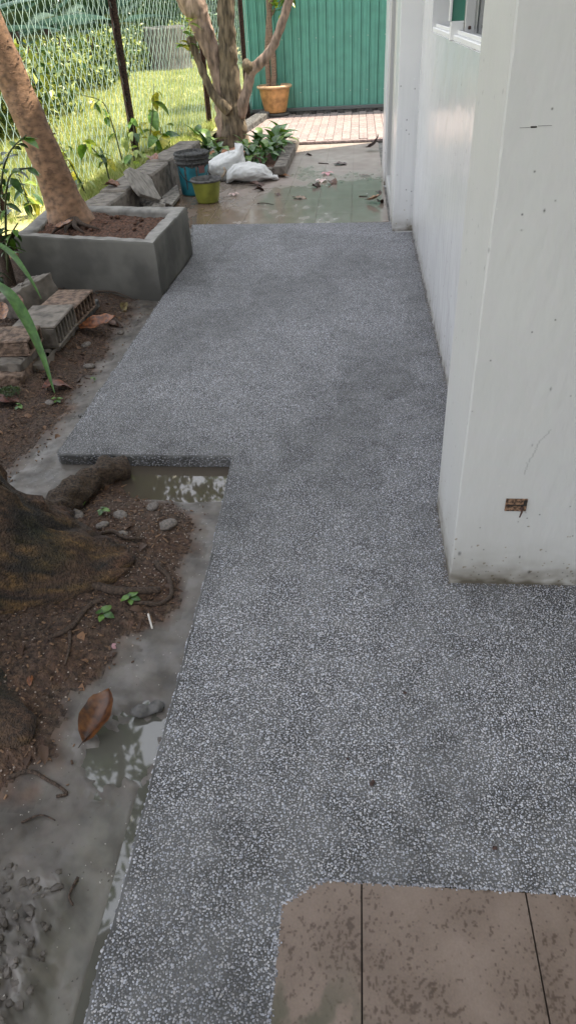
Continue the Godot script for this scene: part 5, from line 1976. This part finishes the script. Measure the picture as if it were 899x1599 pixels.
func fence_plants() -> void:
	var big := leaf_mesh(0.24, 0.13, 0.2, 0.6, 6, 0.7)
	var mid := leaf_mesh(0.15, 0.07, 0.2, 0.5, 5, 0.75)
	var cols := [tinted(Color(0.30, 0.40, 0.05), 0.7), tinted(Color(0.13, 0.26, 0.04), 0.6), tinted(Color(0.05, 0.13, 0.035), 0.5), tinted(Color(0.5, 0.46, 0.06), 0.6), tinted(Color(0.33, 0.40, 0.13), 0.7)]
	var vines := [
		["climbing vine with broad yellow green leaves right of the near rusty post", [Vector3(-2.36, 0.22, -8.62), Vector3(-2.33, 0.42, -8.75), Vector3(-2.31, 0.62, -8.9), Vector3(-2.28, 0.85, -9.0)], 11, true],
		["leafy weed at the foot of the near rusty post", [Vector3(-2.34, 0.22, -8.2), Vector3(-2.36, 0.38, -8.2), Vector3(-2.38, 0.52, -8.25), Vector3(-2.4, 0.62, -8.3)], 10, false],
		["vine creeping sideways along the fence left of the near post", [Vector3(-2.45, 0.22, -7.9), Vector3(-2.47, 0.55, -7.85), Vector3(-2.5, 0.8, -7.76), Vector3(-2.56, 0.9, -7.4)], 10, false],
		["leafy green weed on the kerb between leaning tree and near post", [Vector3(-2.33, 0.24, -7.0), Vector3(-2.35, 0.4, -7.0), Vector3(-2.42, 0.52, -6.95), Vector3(-2.45, 0.6, -6.9)], 16, false],
		["dense green weed right beside the leaning trunk by the kerb", [Vector3(-2.36, 0.22, -6.4), Vector3(-2.4, 0.36, -6.4), Vector3(-2.45, 0.5, -6.4), Vector3(-2.5, 0.62, -6.4)], 16, false],
		["green weed left of the leaning trunk behind the planter rim", [Vector3(-2.6, 0.2, -5.75), Vector3(-2.61, 0.32, -5.75), Vector3(-2.64, 0.42, -5.8), Vector3(-2.66, 0.5, -5.8)], 16, false],
		["low yellowing weed on the kerb top beside the broken plate", [Vector3(-2.27, 0.24, -7.7), Vector3(-2.26, 0.33, -7.7), Vector3(-2.25, 0.4, -7.72)], 12, false],
		["green weed with one yellow leaf on the kerb left of the bucket", [Vector3(-2.2, 0.24, -8.55), Vector3(-2.18, 0.36, -8.55), Vector3(-2.17, 0.47, -8.58)], 11, true],
	]
	for v in vines:
		var st: Array = v[1]
		var o := thing("fence_vine" if v[3] else "fence_weed", v[0], "vine" if v[3] else "weed", st[0], "weeds and vines along the fence")
		var off := -o.position
		var rr := []
		for q in st.size():
			rr.append(0.008 - 0.0015 * q)
		part("stem", tube(st, rr, 6, 0.0, 1.0, 4).mesh(), M.stem, o, off)
		for k: int in v[2]:
			var f: float = (0.25 + 0.75 * k / v[2]) * (st.size() - 1)
			var i0 := mini(int(f), st.size() - 2)
			var p: Vector3 = st[i0].lerp(st[i0 + 1], f - i0) + Vector3(rng.randf_range(-0.06, 0.06), rng.randf_range(-0.03, 0.03), rng.randf_range(-0.08, 0.08))
			part("leaf", big if v[3] and k % 2 else mid, cols[rng.randi() % 5], o, p + off, spin(rng.randf() * TAU, rng.randf_range(-0.3, 1.0), rng.randf_range(-0.5, 0.5)).scaled(Vector3.ONE * rng.randf_range(0.7, 1.1)))


# ---------------------------------------------------------------- fallen leaves, flowers, stones
func fallen(label: String, at: Vector3, length: float, width: float, yaw: float, c: Color, curl := 0.5, fold := 0.35, group := "", pitch := 0.0, roll := 0.0) -> void:
	var m := leafy(c, 0.12, 0.42)
	m.albedo_texture = M.dead_noise
	m.uv1_triplanar = true
	m.uv1_scale = Vector3.ONE * 9.0
	var mesh := leaf_mesh(length, width, fold, curl, 10, 0.8, 0.05, Color(0.6, 0.5, 0.42))
	var o := thing("fallen_leaf", label, "leaf", at, group, spin(yaw, pitch, roll))
	part("blade", mesh, m, o, Vector3(0, 0, -length * 0.45))
	part("stalk", tube([Vector3(0, 0.001, -length * 0.58), Vector3(0, 0.003, -length * 0.44), Vector3(0, 0.0, -length * 0.2)], [0.0012, 0.0016, 0.001], 5).mesh(), M.twig, o)


func litter() -> void:
	M.dead_noise = noise_tex(0.03, [Color(0.35, 0.28, 0.25), Color(0.8, 0.75, 0.7), Color(1, 1, 1)], [0.2, 0.5, 0.8], 128, 120)
	var brown := Color(0.20, 0.075, 0.025)
	var tan_ := Color(0.42, 0.23, 0.12)
	var dark := Color(0.075, 0.035, 0.02)
	var red := Color(0.14, 0.04, 0.022)
	var gl := "dead leaves on the mud and bricks"
	fallen("curled orange brown leaf on the planter's front soil", Vector3(-2.0, 0.335, -4.86), 0.19, 0.085, 1.45, Color(0.33, 0.14, 0.03), -0.5, 0.5, gl, 0.0, 0.2)
	fallen("large orange brown curled leaf beside the brick stack", ground_pt(-1.52, -3.87, 0.035), 0.27, 0.12, 1.5, Color(0.32, 0.11, 0.02), -0.45, 0.5, gl, 0.0, 0.3)
	fallen("glossy red brown leaf on the mud below the strap leaf", ground_pt(-1.51, -3.13, 0.025), 0.17, 0.09, 2.2, Color(0.22, 0.065, 0.03), 0.5, 0.5, gl)
	fallen("dark red brown leaf at the left edge below the bricks", ground_pt(-1.70, -2.94, 0.03), 0.25, 0.10, 2.1, red, 0.5, 0.45, gl)
	fallen("small tan leaf on soil at the planter's foot", ground_pt(-1.70, -4.66, 0.025), 0.13, 0.06, 0.9, Color(0.38, 0.19, 0.06), 0.4, 0.4, gl)
	fallen("olive yellow leaf lying near the planter corner", ground_pt(-1.49, -4.31, 0.02), 0.15, 0.05, 0.25, Color(0.20, 0.17, 0.06), 0.3, 0.4, gl)
	fallen("pinkish tan leaf between the tilted block and the strap leaf", Vector3(-2.02, 0.15, -3.95), 0.14, 0.08, 0.9, Color(0.36, 0.19, 0.13), 0.7, 0.5, gl)
	fallen("long orange tan leaf propped left of the brick stack", Vector3(-2.0, 0.16, -3.72), 0.2, 0.07, 0.4, Color(0.36, 0.17, 0.06), -0.3, 0.4, gl, 0.4)
	fallen("dull brown leaf lying behind the orange leaf by the bricks", ground_pt(-1.47, -4.02, 0.015), 0.14, 0.06, 1.2, Color(0.17, 0.10, 0.07), 0.3, 0.3, gl)
	fallen("large amber leaf folded like a boat on the near puddle", Vector3(-0.672, -0.032, -1.125), 0.155, 0.088, 2.76, Color(0.15, 0.06, 0.014), -0.75, 0.85, gl)
	fallen("small yellow leaf on moss by the buttress root", ground_pt(-0.87, -1.625, 0.02), 0.03, 0.016, 0.4, Color(0.55, 0.5, 0.15), 0.2, 0.2, gl)
	fallen("tiny orange leaf lying in front of the buttress root", ground_pt(-0.90, -1.23, 0.012), 0.035, 0.018, 0.2, Color(0.3, 0.12, 0.04), 0.4, 0.4, gl)
	var gf := "dead leaves on the wet tiles"
	fallen("long tan leaf in front of the bed corner by the lying sack", Vector3(-0.83, 0.01, -8.2), 0.29, 0.075, -2.2, tan_, 0.2, 0.35, gf)
	fallen("dark brown leaf at the foot of the lying sack", Vector3(-1.03, 0.01, -7.78), 0.26, 0.09, 1.3, Color(0.15, 0.07, 0.045), 0.4, 0.5, gf)
	fallen("small dark shrivelled leaf just below the lying sack", Vector3(-0.97, 0.006, -7.55), 0.14, 0.08, 1.9, dark, 0.8, 0.8, gf)
	fallen("pale tan leaf flat on the wettest tiles in the middle", Vector3(-0.55, 0.0, -7.15), 0.14, 0.10, 1.2, Color(0.42, 0.28, 0.17), 0.1, 0.1, gf)
	fallen("broad brown leaf in the middle of the dry far tiles", Vector3(-0.18, 0.0, -8.77), 0.2, 0.12, 1.5, Color(0.14, 0.075, 0.05), 0.2, 0.25, gf)
	fallen("dark curled leaf left of the flowers' lower side", Vector3(-0.40, 0.0, -7.6), 0.13, 0.08, 1.1, dark, 1.0, 0.9, gf)
	fallen("curled brown leaf right of the pink flowers", Vector3(-0.25, 0.01, -7.72), 0.15, 0.1, 0.5, Color(0.22, 0.12, 0.075), 0.9, 0.7, gf)
	fallen("pale leaf with dark end next to the white door wall", Vector3(0.15, 0.015, -6.86), 0.15, 0.10, 1.2, Color(0.55, 0.34, 0.18), -0.6, 0.5, gf)
	fallen("blackened leaf touching the pale leaf by the door wall", Vector3(0.215, 0.01, -6.84), 0.09, 0.06, 2.5, dark, 0.9, 0.8, gf)
	fallen("thin brown leaf on tiles near the door", Vector3(0.08, 0.0, -8.1), 0.12, 0.04, 1.4, Color(0.15, 0.09, 0.04), 0.1, 0.2, gf)
	fallen("dark heaped leaf at the wall by the sunlit paving", Vector3(0.205, 0.03, -9.6), 0.24, 0.16, 1.3, dark, -1.2, 0.5, gf)
	fallen("tiny dark leaf bit near the bed edge and sunlight", Vector3(-0.58, 0.0, -9.45), 0.12, 0.06, 2.0, dark, 0.8, 0.7, gf)
	fallen("small brown leaf at the door wall above the pale leaf", Vector3(0.21, 0.0, -7.25), 0.08, 0.05, 0.7, dark, 0.6, 0.6, gf)
	fallen("small brown leaf next to the yellow reflection on wet tiles", Vector3(-0.77, 0.0, -7.3), 0.09, 0.05, 0.9, Color(0.12, 0.06, 0.04), 0.6, 0.5, gf)
	fallen("reddish dry leaf on the kerb behind the broken plate", Vector3(-2.06, 0.31, -7.66), 0.2, 0.12, 0.6, Color(0.40, 0.19, 0.12), 0.6, 0.6, "dead leaves on the kerb")
	fallen("brown dry leaf on the kerb next to the leaning trunk", Vector3(-2.1, 0.31, -6.4), 0.18, 0.12, 1.6, Color(0.33, 0.17, 0.10), 0.6, 0.6, "dead leaves on the kerb")
	fallen("tan dry leaf on the kerb between trunk and broken plate", Vector3(-2.05, 0.31, -6.85), 0.15, 0.1, 2.6, Color(0.36, 0.2, 0.13), 0.5, 0.6, "dead leaves on the kerb")
	# fallen blossoms
	for f: Array in [[Vector3(-0.327, 0.0, -8.24), Color(0.62, 0.33, 0.36), "pink fallen flower, the farther of the pair on the tiles", 1.0], [Vector3(-0.365, 0.0, -7.88), Color(0.72, 0.55, 0.52), "pale pink fallen flower, the nearer of the pair", 1.0], [Vector3(-1.22, 0.0, -7.36), Color(0.62, 0.45, 0.42), "pale fallen petals right of the yellow pail", 0.8], [ground_pt(-0.716, -1.387, 0.0), Color(0.36, 0.2, 0.22), "dull pink petal on the soil near the seedlings", 0.3]]:
		var o := thing("fallen_flower", f[2], "flower", f[0], "fallen flowers")
		var l := leaf_mesh(0.075, 0.055, 0.2, 0.6, 4, 1.3)
		var m := leafy(f[1], 0.5, 0.6)
		for k in (5 if f[3] > 0.4 else 2):
			part("petal", l, m, o, Vector3(0, 0.008, 0), spin(k * TAU / 5.0 + f[0].x * 7.0, -0.25 - 0.15 * (k % 2)).scaled(Vector3.ONE * f[3] * rng.randf_range(0.7, 1.1)))
	# twigs
	var tw := [[[Vector3(-0.93, 0, -6.95), Vector3(-0.86, 0.006, -6.93), Vector3(-0.77, 0, -6.88)], 0.006, "short dark twig on the wettest tiles left of the middle"], [[Vector3(-0.45, -0.004, -8.9), Vector3(-0.33, 0.0, -8.82)], 0.006, "thin dark twig near the pink flowers"], [[Vector3(0.02, -0.004, -7.13), Vector3(0.10, -0.003, -7.12)], 0.005, "short dark twig near the pale leaf by the wall"], [[ground_pt(-0.64, -1.53, 0.006), ground_pt(-0.617, -1.48, 0.006)], 0.004, "short whitish stick on mud below the curled root"], [[ground_pt(-0.92, -0.62, 0.006), ground_pt(-0.88, -0.66, 0.008), ground_pt(-0.83, -0.74, 0.006)], 0.005, "dark twig lying at the lower left edge"], [[ground_pt(-0.6, -0.72, 0.006), ground_pt(-0.605, -0.68, 0.008), ground_pt(-0.59, -0.66, 0.008)], 0.004, "small hooked twig beside the slurry water"], [[ground_pt(-0.78, -0.84, 0.004), ground_pt(-0.74, -0.86, 0.006), ground_pt(-0.7, -0.85, 0.004)], 0.003, "thin crooked twig on grey mud below the curved root"], [[ground_pt(-1.75, -4.55, 0.02), ground_pt(-1.6, -4.5, 0.03), ground_pt(-1.45, -4.42, 0.02)], 0.007, "pale twig along the planter's foot"], [[ground_pt(-1.5, -4.1, 0.02), ground_pt(-1.4, -3.95, 0.02)], 0.008, "dark stick between the large leaf and the planter"]]
	for t in tw:
		var ra := []
		for k in t[0].size():
			ra.append(t[1] * (1.0 - 0.25 * k))
		var g := tube(t[0], ra, 6, 0.3, 30.0, 4)
		tag(part("twig", g.mesh(), mat(Color(0.5, 0.47, 0.43), 0.8) if t[2].contains("whitish") else M.twig), t[2], "twig", "fallen twigs")
	# stones
	var ss := [[-0.68, -1.985, 0.034, "rounded brown stone nearest the pebble path"], [-1.045, -2.03, 0.036, "flat brown stone against the root log"], [-0.86, -2.01, 0.028, "grey stone in the middle of the gritty soil"], [-0.905, -1.94, 0.022, "half buried stone near the buttress tip"], [-0.765, -2.1, 0.026, "stone at the corner puddle's edge"], [-0.82, -1.90, 0.018, "small flat stone below the grey stone"], [-1.545, -3.70, 0.032, "round grey stone under the large orange leaf"], [-1.44, -3.42, 0.03, "grey pebble stone on the mud bank"], [-1.50, -2.98, 0.025, "pale stone beside the red brown leaf"], [-1.40, -3.9, 0.024, "small stone beside the dark stick"]]
	for s in ss:
		var g := Geo.new()
		var rows := []
		for k in 9:
			var v := PI * k / 8.0
			var row := PackedVector3Array()
			for q in 16:
				var t := TAU * q / 16.0
				var d := Vector3(cos(t) * sin(v) * 1.15, -cos(v) * 0.42, sin(t) * sin(v) * 0.85)
				row.append(d * s[2] * (1.0 + (0.22 * fn.get_noise_3dv(d * 3.0 + Vector3(s[0] * 40.0, 0, 0)) if k > 0 and k < 8 else 0.0)))
			rows.append(row)
		g.surf(rows, true, 1)
		tag(part("stone", g.mesh(), M.stone, self, ground_pt(s[0], s[1], s[2] * 0.2), spin(rng.randf() * 6)), s[3], "stone", "stones on the soil")
	var lump := thing("mortar_lump", "dark bone shaped lump of mortar at the head of the near puddle", "mortar", Vector3(-0.552, -0.045, -1.175))
	part("lump", tube([Vector3(-0.038, 0.004, 0.006), Vector3(-0.024, 0.012, 0.008), Vector3(0.0, 0.008, 0.0), Vector3(0.022, 0.012, -0.01), Vector3(0.036, 0.004, -0.012)], [0.013, 0.019, 0.014, 0.019, 0.012], 12, 0.5, 40.0, 4).mesh(), M.cement_dark, lump)
	for s: Array in [[-1.17, -2.62, 0.018, "dark mud crumb on the grey mud near the root log"], [-1.19, -2.53, 0.012, "small mud crumb close to the slab's front corner"], [-1.3, -2.86, 0.016, "brown mud crumb on the mud bank"]]:
		tag(part("mud_crumb", rough_block(Vector3(1.6, 0.9, 1.2) * s[2], 0.006), M.cement_dark, self, ground_pt(s[0], s[1], 0.004), spin(s[0] * 9.0)), s[3], "crumb", "mud crumbs")
	for s: Array in [[0.05, -0.958, 0.008, "dark crumb alone on the middle of the near path"], [-0.01, -1.02, 0.004, "tiny dark speck beside the crumb on the near path"], [0.14, -1.23, 0.005, "small dark crumb on the path level with the pier front"], [0.31, -0.815, 0.006, "brown crumb on the path just above the brown tiles"]]:
		tag(part("path_crumb", rough_block(Vector3(1.7, 0.8, 1.0) * s[2], 0.003), M.rust, self, Vector3(s[0], 0.003, s[1]), spin(s[0] * 20.0)), s[3], "crumb")
